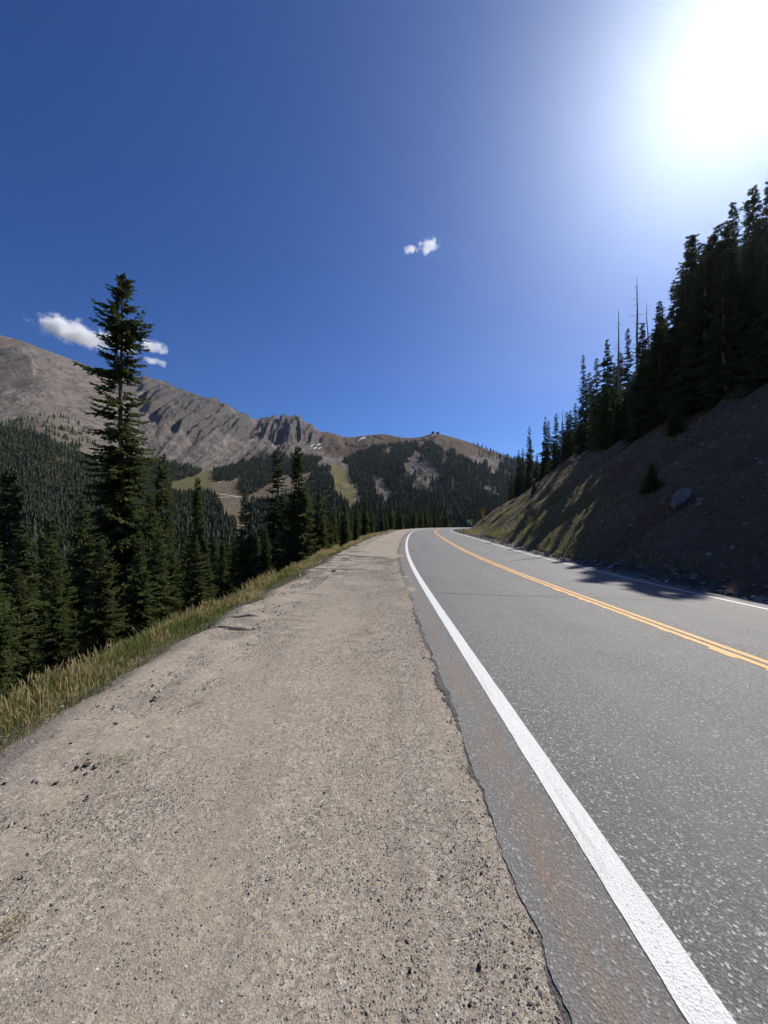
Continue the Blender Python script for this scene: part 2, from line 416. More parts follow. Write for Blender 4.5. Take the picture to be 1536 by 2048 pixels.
# ------------------------------------------------------------------ road and shoulder
def stations(a, b, f):
    out = [a]
    while out[-1] < b: out.append(out[-1] + max(f(out[-1]), 0.02))
    return np.array(out)
st_road = stations(-8, 320, lambda s: 0.06 if s < 0.5 else (0.02 if s < 7 else (0.06 if s < 12 else 0.007 * s)))
def jag(s, sc, amp, seed):
    return amp * 2 * (fbm(s * sc, s * 0 + seed * 3.7, 5, seed, 0.62))
def ribbon(s, tl, tr, dz, nc):
    """sheet between two lateral edges, following the crossfall"""
    w = np.linspace(0, 1, nc)[None]
    t = tl[:, None] * (1 - w) + tr[:, None] * w
    ss = np.repeat(s[:, None], nc, 1); x, y, z = path(ss, t)
    return np.stack([x, y, z + dz], -1).reshape(-1, 3), np.stack([ss, t], -1).reshape(-1, 2), t
edge_l = -0.45 + jag(st_road, 1.3, 0.06, 3) + jag(st_road, 7.0, 0.035, 4)
edge_r = 2 * LANE + 0.55 + jag(st_road, 0.8, 0.1, 5)
V, UV, T = ribbon(st_road, edge_l, edge_r, 0.0, 26)
nr_, nc_ = len(st_road), 26
side = V.reshape(nr_, nc_, 3)[:, 0] + np.array([-0.006, 0, -0.055])
V2 = np.concatenate([V, side]); UV2 = np.concatenate([UV, UV.reshape(nr_, nc_, 2)[:, 0]])
i = np.arange(nr_ - 1)
Fs = np.stack([nr_ * nc_ + i, i * nc_, (i + 1) * nc_, nr_ * nc_ + i + 1], 1)
road = link('road', mesh_np('road', V2, [grid_f(nr_, nc_), Fs], [M_asph], uv=UV2), kind='structure',
            label='grey two lane asphalt road curving right downhill')
# older broken asphalt lip just below the road edge
e1 = edge_l - 0.03 - 0.07 * sstep(5, 14, st_road) - np.abs(jag(st_road, 0.9, 0.11, 8)) - np.abs(jag(st_road, 8.0, 0.05, 9)); e2 = edge_l + 0.06
V, UV, T = ribbon(st_road, e1, e2, -0.0045, 5)
fade = np.exp(-(np.clip(st_road, 0, None) / 9.0) ** 2); Vg = V.reshape(nr_, 5, 3); Vg[:, 0, 2] -= 0.02; Vg[:, 1, 2] -= 0.004; Vg[:, :, 2] += (0.006 * (1 - fade) + fade * 0.006 * fbm(st_road * 3.1, st_road * 0, 4, 13))[:, None] + 0.012 * fbm(UV[:, 0] * 9, UV[:, 1] * 25, 3, 12).reshape(nr_, 5)
link('broken_edge', mesh_np('broken_edge', Vg.reshape(-1, 3), grid_f(nr_, 5), [M_edge]), road)
def line(name, mat, t0, w, s, ja, jb, dz=0.004):
    V, UV, T = ribbon(s, t0 - w / 2 + ja, t0 + w / 2 + jb, dz, 3)
    return link(name, mesh_np(name, V, grid_f(len(s), 3), [mat], uv=UV), road)
st_l = stations(-6, 318, lambda s: 0.02 if s < 6 else (0.004 * s))
z0 = st_l * 0
line('edge_line', M_white, 0.0, 0.155, st_l, jag(st_l, 6, 0.006, 21), jag(st_l, 6, 0.005, 22))
line('edge_line', M_white, 2 * LANE, 0.13, st_l, jag(st_l, 5, 0.007, 23), jag(st_l, 5, 0.007, 24))
drip = -np.clip(fbm(st_l * 5.5, z0, 4, 27, 0.75) * 0.42, 0, 0.07)
line('centre_line', M_yel, LANE - 0.115, 0.115, st_l, drip, jag(st_l, 4, 0.006, 28))
line('centre_line', M_yel, LANE + 0.075, 0.115, st_l, jag(st_l, 4, 0.008, 29), jag(st_l, 4, 0.012, 30))
# thin transverse cracks in the asphalt
for s0, ta, tb, w in ((8.9, 0.2, 6.3, 0.03), (5.6, 3.2, 4.9, 0.014), (0.0, 0, 0, 0)):
    if w == 0: continue
    t = np.linspace(ta, tb, 60); s = s0 + 0.25 * fbm(t * 0.7, t * 0, 4, int(s0 * 10)) * 2 + (t - ta) * (-0.02 if s0 > 8 else -0.45)
    rows = []
    for q in (-0.5, 0.5):
        x, y, z = path(s + q * w * (0.6 + 0.8 * vnoise(t * 6, t * 0, 5)), t); rows.append(np.stack([x, y, z + 0.003], -1))
    link('crack_seal', mesh_np('crack_seal', np.concatenate(rows), grid_f(2, 60), [M_tar]), road)

# gravel shoulder with settlement cracks sunk into it
base_st = stations(-8, 320, lambda s: 0.05 if s < 7 else (0.012 * s if s < 12 else 0.02 * s))
cracks = [(12.9, -3.5, -1.35, 0.075, 71), (18.2, -3.6, -0.75, 0.07, 72), (20.6, -3.2, -1.8, 0.09, 73), (29.5, -2.8, -0.9, 0.08, 74), (14.6, -3.6, -3.0, 0.06, 75), (5.35, -3.5, -2.75, 0.035, 76), (6.1, -3.5, -2.9, 0.03, 77)]
rows_s = list(base_st); extra = {}
for c in cracks:
    for q in (-2.5, -1.0, -0.5, 0, 0.5, 1.0, 2.5):
        rows_s.append(c[0] + q * c[3])
rows_s = np.array(sorted(rows_s)); NCG = 46
wv = np.linspace(0, 1, NCG)
tl = -4.35; tr = -0.25
tt = tl + (tr - tl) * wv
SSg = np.repeat(rows_s[:, None], NCG, 1); TTg = np.repeat(tt[None], len(rows_s), 0)
dzc = np.zeros_like(SSg); wob = np.zeros_like(SSg)
for (sc_, ta, tb, w, sd) in cracks:
    near = np.exp(-((SSg - sc_) / 0.9) ** 2)
    wob = wob + near * (0.35 * 2 * fbm(TTg * 0.55 + sd, TTg * 0, 4, sd))
    tap = sstep(ta - 0.2, ta + 0.15, TTg) * (1 - sstep(tb - 0.6, tb, TTg))
    dzc -= tap * np.clip(1.2 - np.abs(SSg - sc_) / w, 0, 1) * 0.075
    dzc += tap * 0.03 * np.exp(-((SSg - sc_ - 2.2 * w) / (1.2 * w)) ** 2)
x, y, z = path(SSg + wob, TTg)
z = z - 0.028 + 0.021 * sstep(-0.85, -0.55, TTg) + dzc + 0.02 * fbm(SSg * 0.8, TTg * 1.2, 4, 81) * 2 + 0.006 * fbm(SSg * 6, TTg * 6, 3, 82) * 2
edge_n = EDGE_L + fbm(SSg * 0.9, SSg * 0, 4, 84) * 0.5
rough_e = np.exp(-((TTg - edge_n - 0.35) / 0.4) ** 2)
z = z + rough_e * fbm(SSg * 2.6, TTg * 3.5, 4, 83, 0.6) * 0.13 - 0.40 * np.clip(edge_n - TTg, 0, 2) 
grav = link('gravel_shoulder', mesh_np('gravel_shoulder', np.stack([x, y, z], -1).reshape(-1, 3), grid_f(len(rows_s), NCG), [M_grav], smooth=True,
            uv=np.stack([SSg, TTg], -1).reshape(-1, 2)), kind='structure', label='wide tan gravel shoulder beside the white edge line')
from bisect import bisect
def z_grav(s, t): return path(s, t)[2] - 0.028 + 0.021 * sstep(-0.85, -0.55, t) + 0.02 * fbm(s * 0.8, t * 1.2, 4, 81) * 2 + 0.006 * fbm(s * 6, t * 6, 3, 82) * 2

# embankment falling to the valley (left)
su = stations(-25, 325, lambda s: 0.8 if s < 40 else 0.02 * s); tu = -3.2 - np.concatenate([np.linspace(0, 3, 14), 3 + np.geomspace(0.3, 330, 46)])
SS, TT = np.meshgrid(su, tu, indexing='ij')
x, y, _ = path(SS, TT); z = z_left(SS, TT)
link('embankment', mesh_np('embankment', np.stack([x, y, z], -1).reshape(-1, 3), grid_f(len(su), len(tu))[:, ::-1], [M_slope], smooth=True), kind='structure',
     label='wooded slope falling away left of the gravel shoulder')
# cut bank and wooded hillside (right)
gx = np.concatenate([np.arange(6, 34, 0.3), np.arange(34, 60, 0.8), np.arange(60, 170, 4.0)])
gy = np.concatenate([np.arange(-30, 0, 1.0), np.arange(0, 60, 0.3), np.arange(60, 140, 0.8), np.arange(140, 330, 3.0)])
GY, GX = np.meshgrid(gy, gx, indexing='ij')
s_, t_ = station(GX, GY); z = z_right(s_, t_); r_ = t_ - 2 * LANE - 0.5
green = np.clip(sstep(0.8, 2.5, r_) * (1 - sstep(4.5, 8.5, r_ - 4 * sstep(45, 95, s_))) * sstep(18, 30, s_), 0, 1) + sstep(17, 22, r_) * 0.6
F = grid_f(len(gy), len(gx)); keep = (r_[F] > -0.6).any(1)
F = F[keep]; used = np.unique(F); rm = np.full(len(z), -1); rm[used] = np.arange(len(used))
HV = np.stack([GX.ravel(), GY.ravel(), z], -1)
link('hillside', mesh_np('hillside', HV[used], rm[F], [M_bank], smooth=True, cols={'green': np.clip(green, 0, 1)[used]}), kind='structure',
     label='steep reddish brown cut bank rising right of the road')

# ------------------------------------------------------------------ mountains across the valley
SKY = [(-900, 560), (-500, 590), (-200, 636), (0, 670), (50, 684), (100, 703), (150, 722), (200, 741), (215, 748), (250, 752), (290, 756), (320, 760), (350, 776), (380, 786),
       (415, 797), (430, 800), (470, 822), (500, 836), (515, 839), (540, 837), (555, 839), (575, 836), (593, 833), (605, 841), (625, 853), (640, 863), (655, 864), (670, 868),
       (690, 875), (710, 874), (740, 870), (765, 868), (785, 872), (805, 875), (825, 876), (845, 873), (860, 868), (872, 866), (880, 868), (905, 874), (940, 885), (970, 897),
       (1000, 909), (1020, 914), (1040, 920), (1150, 955), (1500, 1010), (2600, 1010)]
COLS = {-900: [(600, 1000), (800, 830), (1000, 740), (1500, 560), (2100, 600)], -500: [(580, 1000), (800, 840), (1000, 760), (1550, 590), (2100, 640)],
        0: [(600, 1000), (900, 862), (1150, 795), (1700, 670), (2300, 700)], 100: [(600, 1005), (900, 888), (1200, 815), (1850, 703), (2400, 735)],
        190: [(600, 1015), (900, 930), (1300, 845), (2000, 738), (2600, 760)], 300: [(600, 1045), (850, 985), (1200, 920), (2200, 757), (2800, 780)],
        400: [(600, 1040), (850, 985), (1250, 915), (2300, 792), (2900, 810)], 450: [(600, 1045), (850, 985), (1350, 912), (2400, 811), (3000, 830)],
        520: [(600, 1050), (850, 980), (1500, 900), (2400, 838), (3000, 850)], 590: [(600, 1050), (850, 970), (1600, 893), (2400, 833), (3000, 850)],
        640: [(600, 1050), (850, 960), (1600, 892), (2400, 863), (3000, 875)], 700: [(600, 1050), (850, 972), (1300, 910), (2200, 875), (2900, 885)],
        770: [(550, 1050), (800, 985), (1100, 905), (1900, 868), (2600, 885)], 835: [(500, 1050), (750, 985), (1000, 912), (1500, 875), (2200, 890)],
        872: [(470, 1050), (720, 985), (950, 915), (1400, 866), (2000, 900)], 930: [(450, 1050), (700, 990), (950, 925), (1350, 881), (2000, 915)],
        985: [(450, 1050), (700, 1000), (950, 945), (1300, 903), (1900, 935)], 1030: [(450, 1055), (700, 1010), (950, 960), (1250, 917), (1800, 950)],
        1150: [(450, 1060), (700, 1025), (950, 985), (1200, 955), (1700, 980)], 1500: [(450, 1065), (700, 1045), (950, 1025), (1200, 1010), (1700, 1020)],
        2400: [(450, 1065), (700, 1045), (950, 1025), (1200, 1010), (1700, 1020)]}
xs = np.concatenate([np.arange(-900, -20, 20), np.arange(-20, 1060, 2.0), np.arange(1060, 2400, 20)])
ck = sorted(COLS); nod = np.array([[(150, 1290), (300, 1140)] + COLS[c] for c in ck], float)
ND = np.stack([[np.interp(xs, ck, nod[:, j, q]) for j in range(7)] for q in (0, 1)], -1).transpose(1, 0, 2)   # x, node, (d,y)
ker = np.exp(-np.linspace(-2, 2, 41) ** 2); ker /= ker.sum()
for j in range(7):
    for q in (0, 1):
        pad = np.pad(ND[:, j, q], 20, mode='edge'); ND[:, j, q] = np.convolve(pad, ker, 'valid')
dsky = ND[:, 5, 1] - np.interp(xs, [a for a, b in SKY], [b for a, b in SKY])
ND[:, 5, 1] -= dsky; ND[:, 4, 1] -= dsky * 0.35; ND[:, 6, 1] -= dsky * 0.6
vv = np.concatenate([np.linspace(0, 1, 12)[:-1], np.linspace(1, 2, 26)[:-1], np.linspace(2, 3, 50)[:-1], np.linspace(3, 4, 56)[:-1], np.linspace(4, 5, 80)[:-1], np.linspace(5, 6, 14)])
j = np.clip(vv.astype(int), 0, 5); fr = vv - j
DD = ND[:, j, 0] * (1 - fr) + ND[:, j + 1, 0] * fr
zn = (HZ - ND[:, :, 1]) / FPX * ND[:, :, 0]
ZZ = CAM_H + zn[:, j] * (1 - fr) + zn[:, j + 1] * fr
k5 = np.exp(-np.linspace(-1.5, 1.5, 9) ** 2); k5 /= k5.sum()
Zp = np.pad(ZZ, ((0, 0), (4, 4)), mode='edge'); Zs = sum(k5[q] * Zp[:, q:q + ZZ.shape[1]] for q in range(9))
wsk = np.exp(-((vv - 5) / 0.05) ** 2)[None]
ZZ = ZZ * wsk + Zs * (1 - wsk)
XX = (xs[:, None] - 768) / FPX * DD
PY = HZ - (ZZ - CAM_H) / DD * FPX; PX = np.repeat(xs[:, None], len(vv), 1)
def soft(poly, blur=6):
    """1 inside a ground-cover patch, 0 outside, with a wandering edge"""
    wx = fbm(PX / 14, PY / 10, 3, 91) * blur * 2; wy = fbm(PX / 14, PY / 10, 3, 95) * blur * 2
    return in_poly(PX + wx, PY + wy, poly).astype(float)
cliff = np.clip(soft([(280, 760), (330, 762), (420, 800), (500, 838), (520, 862), (470, 880), (420, 862), (380, 880), (350, 850), (320, 850), (290, 810)], 14) * 0.85
                + soft([(515, 838), (545, 836), (593, 833), (625, 850), (645, 880), (590, 884), (545, 890), (530, 870)], 5)
                + soft([(-60, 690), (30, 700), (70, 725), (60, 775), (0, 785), (-60, 770)], 12) * 0.8
                + soft([(795, 915), (840, 905), (870, 960), (880, 985), (840, 990), (815, 950)], 8) * 0.12
                + soft([(470, 905), (520, 895), (580, 900), (600, 915), (540, 922), (480, 930)], 8) * 0.8, 0, 1)
for _ in range(9):
    cliff[1:-1] = (cliff[:-2] + cliff[1:-1] * 2 + cliff[2:]) / 4; cliff[:, 1:-1] = (cliff[:, :-2] + cliff[:, 1:-1] * 2 + cliff[:, 2:]) / 4
upper = sstep(3.3, 4.2, vv)[None] * np.ones_like(ZZ)
keep_sky = 1 - 0.9 * np.exp(-((vv - 5) / 0.09) ** 2)[None]
run = XX + 0.55 * ZZ                                              # gullies lean down to the left as they fall
rib = ridged(run / 80, DD / 1300, 5, 101) ** 1.6 - 0.45
rib2 = ridged(run / 33, DD / 600, 4, 107) ** 1.6 - 0.45
rib3 = ridged(run / 15, DD / 260, 3, 109) - 0.6
ZZ = ZZ + keep_sky * (upper * (rib * 17 + rib2 * 7) + cliff * (rib * 64 + rib2 * 55 + rib3 * 26) + (fbm(XX / 60, DD / 60, 5, 111) * 18 + (ridged(XX / 26, DD / 40, 4, 113) - 0.6) * 8) * np.clip(upper + 0.35, 0, 1))
M_Z = ZZ
PY = HZ - (ZZ - CAM_H) / DD * FPX
FOREST = [[(-900, 780), (-200, 815), (0, 852), (60, 864), (120, 888), (190, 926), (215, 960), (260, 1300), (-900, 1300)],
          [(190, 940), (280, 915), (340, 926), (404, 938), (400, 948), (350, 962), (335, 985), (420, 985), (436, 1000), (470, 1060), (500, 1300), (190, 1300)],
          [(426, 942), (470, 930), (520, 914), (560, 908), (640, 918), (634, 940), (620, 946), (560, 952), (550, 960), (543, 969), (500, 990), (474, 984), (486, 954), (428, 966)],
          [(613, 985), (625, 950), (640, 936), (660, 936), (672, 975), (695, 1030), (640, 1060), (500, 1060), (500, 1005), (560, 1000)],
          [(676, 926), (700, 912), (739, 896), (786, 889), (812, 887), (830, 886), (838, 898), (804, 922), (809, 940), (825, 969), (846, 990), (882, 984), (880, 951), (861, 925), (838, 896), (850, 886),
           (867, 886), (890, 904), (908, 901), (934, 925), (960, 935), (972, 922), (986, 961), (1000, 930), (1010, 918), (1050, 915), (1500, 990), (1500, 1300), (480, 1300), (500, 1060), (690, 1040), (718, 1000)]]
RUNS = [[(744, 948), (768, 960), (796, 1000), (770, 1010), (752, 988)], [(655, 922), (692, 928), (726, 1006), (694, 1016), (668, 975)], [(962, 974), (985, 980), (1010, 1000), (985, 1000)], [(776, 894), (786, 893), (782, 908), (774, 912)],
        [(500, 1000), (560, 975), (610, 955), (600, 980), (560, 1002), (520, 1010)], [(893, 940), (900, 940), (912, 975), (908, 980)]]
def forest_at(x, y):
    m = np.zeros(x.shape, bool); jx = 22 * fbm(x / 16, y / 9, 4, 151, 0.6); y = y + 13 * fbm(x / 11, y / 8, 4, 157, 0.6) * sstep(880, 900, y); x = x + jx * sstep(420, 470, x)
    for p in FOREST: m |= in_poly(x, y, p)
    for p in RUNS: m &= ~in_poly(x, y, p)
    return m
fm = forest_at(PX, PY).astype(float)
meadow = soft([(335, 985), (350, 960), (400, 946), (426, 938), (445, 935), (430, 968), (380, 985)], 3) + soft([(655, 928), (690, 934), (720, 1003), (695, 1010), (672, 975)], 3) \
    + soft([(975, 945), (985, 960), (1015, 975), (1010, 985), (985, 972)], 3)+ soft([(60, 845), (120, 830), (180, 875), (185, 915), (120, 885), (50, 860)], 10) * 0.4 + soft(RUNS[3], 1)
dirt = soft([(395, 985), (430, 968), (486, 954), (480, 985), (520, 985), (560, 955), (630, 945), (600, 985), (540, 1010), (500, 1070), (440, 1060), (410, 1010)], 3)
tundra = sstep(600, 680, PX) * sstep(930, 895, PY) + soft([(360, 905), (440, 905), (440, 935), (370, 930)], 16) * 0.25 + soft([(-100, 690), (20, 675), (60, 690), (10, 705)], 8) * 0.5
tundra = np.clip(tundra + fm, 0, 1) * (1 - cliff * 0.8)
cover = np.stack([tundra, np.clip(meadow, 0, 1), cliff, np.clip(dirt, 0, 1) * (1 - fm)], -1)
nX, nV = XX.shape
mtn = link('mountains', mesh_np('mountains', np.stack([XX, DD, ZZ], -1).reshape(-1, 3), grid_f(nX, nV)[:, ::-1], [M_mtn], smooth=True,
     cols={'cover': cover.reshape(-1, 4)}), kind='structure', label='bare rocky ridge and wooded slopes across the valley')
def on_mtn(x, y, dmin=400):
    """first point of the mountains seen at photo pixel x, y"""
    a = int(np.argmin(abs(xs - x))); col = PY[a]; ok = np.where((col <= y) & (DD[a] > dmin))[0]
    b = ok[0] if len(ok) else int(np.argmin(abs(col - y)))
    b0 = max(b - 1, 0); f = 0 if b == 0 or col[b] == col[b0] else np.clip((col[b0] - y) / (col[b0] - col[b] + 1e-9), 0, 1)
    d = DD[a, b0] * (1 - f) + DD[a, b] * f; z = ZZ[a, b0] * (1 - f) + ZZ[a, b] * f
    return np.array([(x - 768) / FPX * d, d, z])

# ------------------------------------------------------------------ conifers
def trunk_mesh(name, H, r0, bend, mat, seed, n=9, m=14, flare=True, top=0.0):
    r = np.random.default_rng(seed); z = np.linspace(-0.5, H, m); u = np.clip(z / H, 0, 1)
    bx = bend[0] * np.sin(u * 2.2) + 0.02 * r.normal(size=m); by = bend[1] * np.sin(u * 2.0) + 0.02 * r.normal(size=m)
    rad = r0 * (1 - u) ** 0.8 + 0.012 + (r0 * 0.5 * np.exp(-np.clip(z, 0, None) / 0.35) if flare else 0)
    mb = MB().tube(np.stack([bx, by, z], 1), rad, n)
    return mb.mesh(name, [mat], True), (z, bx, by)
def crown_arrays(H, axis, prof, nb, nsprig, seed, z0=0.05, sprig=0.36, pitch=(-0.35, 0.55), keep=None, extra=(), fat=0.30):
    """foliage sprays set along drooping branches; prof(u) gives the branch length at relative height u"""
    r = np.random.default_rng(seed); VV = []; FF = []; TN = []; n0 = 0; BR = []
    us = np.sort(z0 + (0.985 - z0) * r.random(nb) ** 1.12)
    us = np.round(us * nb / 6) / (nb / 6) * 0.65 + us * 0.35                # loose whorls
    items = [(u, r.random() * 2 * math.pi, None) for u in us] + [(u, a, L) for u, a, L in extra]
    for u, ang, L in items:
        if L is None:
            L = prof(u) * (0.62 + 0.5 * r.random())
            if keep is not None and not keep(u, ang, r): continue
        z = u * H; bx = np.interp(z, axis[0], axis[1]); by = np.interp(z, axis[0], axis[2])
        p0 = np.array([bx, by, z]); dirh = np.array([math.cos(ang), math.sin(ang), 0.0])
        pt = pitch[0] + (pitch[1] - pitch[0]) * u ** 1.6 + 0.16 * r.normal()
        m = 7; q = np.linspace(0, 1, m)
        P = p0 + dirh * (q * L)[:, None] * math.cos(pt)
        P[:, 2] += L * (q * math.sin(pt) - 0.20 * q * (1 - u) + 0.22 * q ** 3 * (1 - u * 0.5))
        BR.append(P)
        ns = max(4, int(nsprig * (0.35 + 0.65 * L / max(prof(0.25), 0.01))))
        w = np.linspace(0.12, 1.0, ns) + 0.03 * r.normal(size=ns); w = np.clip(w, 0.05, 1.0)
        B = np.stack([np.interp(w, q, P[:, a]) for a in range(3)], 1)
        side = np.where(np.arange(ns) % 2 == 0, 1.0, -1.0)
        perp = np.array([-dirh[1], dirh[0], 0.0])
        Ls = sprig * (0.55 + 0.9 * (1 - w)) * (0.28 + 0.72 * min(1.2, L / max(prof(0.25), 0.01))) * (0.7 + 0.6 * r.random(ns))
        sp = dirh * (0.55 + 0.5 * w)[:, None] + perp * (side * (1.05 - 0.55 * w))[:, None] + r.normal(size=(ns, 3)) * 0.18
        sp[:, 2] += -0.28 * (1 - u) - 0.12 + 0.3 * u + 0.25 * r.normal(size=ns) * 0.6
        sp[-1] = dirh + np.array([0, 0, 0.25])
        sp /= np.linalg.norm(sp, axis=1)[:, None]
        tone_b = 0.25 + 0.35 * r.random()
        for cross_ in (0, 1):
            up = np.array([0, 0, 1.0]) + r.normal(size=(ns, 3)) * 0.35
            wd = np.cross(sp, up); wd /= np.linalg.norm(wd, axis=1)[:, None] + 1e-9
            if cross_: wd = np.cross(sp, wd)
            fw = (fat if not cross_ else fat * 0.75) * Ls
            mid = B + sp * (Ls * 0.45)[:, None]; tip = B + sp * Ls[:, None]
            tip[:, 2] -= 0.12 * Ls
            a = mid + wd * (fw * 0.5)[:, None]; b = mid - wd * (fw * 0.5)[:, None]
            if cross_ == 1: a = mid + wd * (fw * 0.25)[:, None]; b = mid - wd * (fw * 0.75)[:, None]
            VV.append(np.stack([B, a, tip, b], 1).reshape(-1, 3))
            FF.append(n0 + np.arange(ns)[:, None] * 4 + np.arange(4)[None]); n0 += 4 * ns
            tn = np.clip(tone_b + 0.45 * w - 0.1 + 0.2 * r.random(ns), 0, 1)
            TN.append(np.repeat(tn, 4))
    return np.concatenate(VV), np.concatenate(FF), np.concatenate(TN), BR
def conifer(name, H, R, nb, ns, seed, mat, z0=0.05, power=0.75, sprig=0.36, bend=(0.1, 0.05), r0=None, keep=None, prof=None, extra=(), pitch=(-0.35, 0.55), fat=0.3, limbs=True):
    r = np.random.default_rng(seed + 5)
    ph = r.random(3) * 6
    if prof is None:
        prof = lambda u: R * max(0.0, (1 - u)) ** power * min(1.0, 0.85 + 1.5 * u) * (1 + 0.16 * math.sin(u * 17 + ph[0]) + 0.1 * math.sin(u * 41 + ph[1])) + 0.035 * R + 0.03
    tm, ax = trunk_mesh(name + '_trunk', H * 0.985, r0 or H * 0.0125, bend, M_bark, seed)
    V, F, T, BR = crown_arrays(H, ax, prof, nb, ns, seed, z0, sprig, pitch, keep, extra, fat)
    # leader shoot
    V = np.concatenate([V, np.array([[ax[1][-1] + a, ax[2][-1] + b, H * c] for a, b, c in ((-0.05, 0, 0.955), (0.05, 0, 0.955), (0, 0, 1.0), (0, 0.05, 0.955))])])
    n = len(V) - 4; F = np.concatenate([F, [[n, n + 1, n + 2, n + 3]]]); T = np.concatenate([T, [0.4] * 4])
    if limbs:
        # woody limbs as thin three-sided sticks, part of the crown mesh
        LV = []; LF = []; k = len(V)
        for P in BR:
            for a, b, ra in ((0, 3, 0.022), (3, 6, 0.012)):
                dv = P[b] - P[a]; s1 = np.cross(dv, [0, 0, 1.0]); s1 /= np.linalg.norm(s1) + 1e-9
                LV += [P[a] + s1 * ra, P[a] - s1 * ra, P[b] - s1 * ra * .5, P[b] + s1 * ra * .5]; LF.append([k, k + 1, k + 2, k + 3]); k += 4
        mi = np.concatenate([np.zeros(len(F), int), np.ones(len(LF), int)])
        V = np.concatenate([V, np.array(LV)]); F = np.concatenate([F, np.array(LF)]); T = np.concatenate([T, np.full(len(LV), 0.5)])
    else: mi = None
    cm = mesh_np(name + '_crown', V, F, [mat, M_bark], cols={'tone': T}, midx=mi)
    return tm, cm, H
def plant_tree(proto, loc, height, name, label, cat='tree', group=None, rz=None, wide=1.0, lean=(0, 0)):
    tm, cm, H = proto; k = height / H
    o = empty(name, tuple(loc), label, cat, group, random.random() * 6.28 if rz is None else rz, (k * wide, k * wide, k))
    o.rotation_euler = (lean[0], lean[1], o.rotation_euler[2])
    link('trunk', tm, o); link('crown', cm, o)
    return o
gap = lambda p: (lambda u, a, r: r.random() < p * (0.75 + 0.5 * math.sin(u * 23 + a)))
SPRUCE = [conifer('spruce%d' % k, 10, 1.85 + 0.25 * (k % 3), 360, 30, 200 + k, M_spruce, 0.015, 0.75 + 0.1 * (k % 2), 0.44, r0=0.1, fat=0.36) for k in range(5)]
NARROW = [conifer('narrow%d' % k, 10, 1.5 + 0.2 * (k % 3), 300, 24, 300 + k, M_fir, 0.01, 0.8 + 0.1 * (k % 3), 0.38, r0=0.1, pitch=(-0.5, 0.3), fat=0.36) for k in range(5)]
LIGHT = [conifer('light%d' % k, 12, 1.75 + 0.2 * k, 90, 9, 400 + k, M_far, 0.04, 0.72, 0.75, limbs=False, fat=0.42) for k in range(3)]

# hero spruce on the slope below the shoulder
HD_ = 20.0; hx = (258 - 768) / FPX * HD_
hz0 = float(ground(np.array([hx]), np.array([HD_]))[0]) - 0.1
Hh = px(235, 535, HD_)[2] - hz0
def hero_prof(u):
    p = np.interp(u, [0, 0.08, 0.2, 0.33, 0.4, 0.47, 0.53, 0.6, 0.66, 0.72, 0.76, 0.82, 0.86, 0.9, 0.94, 0.97, 1.0], [1.2, 1.9, 2.5, 2.5, 2.2, 1.75, 1.85, 1.45, 1.6, 1.15, 1.2, 1.15, 1.45, 1.1, 0.75, 0.5, 0.16])
    return float(p) * (0.86 if u > 0.35 else 0.95)
def hero_keep(u, a, r):
    if u > 0.62 and math.sin(u * 62) < -0.55 and r.random() < 0.6: return False
    if u > 0.6 and vnoise(u * 13, a * 1.3, 17) < 0.22: return False
    return True
ex = []
for du, a, L in ((0.735, 3.25, 2.2), (0.742, 3.0, 1.9), (0.728, 3.45, 1.7), (0.745, 3.6, 1.2), (0.70, 3.2, 1.4), (0.895, 3.2, 1.5), (0.888, 2.9, 1.3), (0.90, 3.5, 1.1), (0.845, 0.1, 1.55), (0.85, -0.2, 1.5), (0.835, 0.35, 1.35), (0.81, 0.0, 1.4), (0.87, 0.3, 1.3), (0.965, 0.2, 0.55), (0.972, 2.9, 0.45),
                 (0.36, 3.2, 2.5), (0.34, 3.0, 2.4), (0.33, 3.4, 2.5)):
    ex.append((du, a, L))
HERO = conifer('hero', Hh, 2.2, 700, 44, 77, M_spruce, 0.06, 0.7, 0.44, bend=(-0.55, 0.2), r0=0.2, keep=hero_keep, prof=hero_prof, extra=ex, pitch=(-0.32, 0.22), fat=0.4)
hero = plant_tree(HERO, (hx, HD_, hz0), Hh, 'spruce_tree', 'tall ragged spruce with bare gaps, highest tree, crossing the left cloud', 'tree', None, 0.0)
r = np.random.default_rng(5)
for k in range(16):
    u = 0.2 + 0.35 * r.random(); z = u * Hh; bx = np.interp(z, np.linspace(0, Hh, 9), -0.55 * np.sin(np.linspace(0, 1, 9) * 2.2)); a = -math.pi / 2 + r.normal() * 1.0
    L = 0.5 + 0.7 * r.random(); p = np.array([bx, 0.2 * math.sin(u * 2), z]); q = p + np.array([math.cos(a) * L, math.sin(a) * L, -0.15 * L]); m_ = (p + q) / 2 + r.normal(size=3) * 0.06
    link('dead_branch', MB().tube([p, m_, q], [0.018, 0.013, 0.005], 4).mesh('dead_branch', [M_snag]), hero)

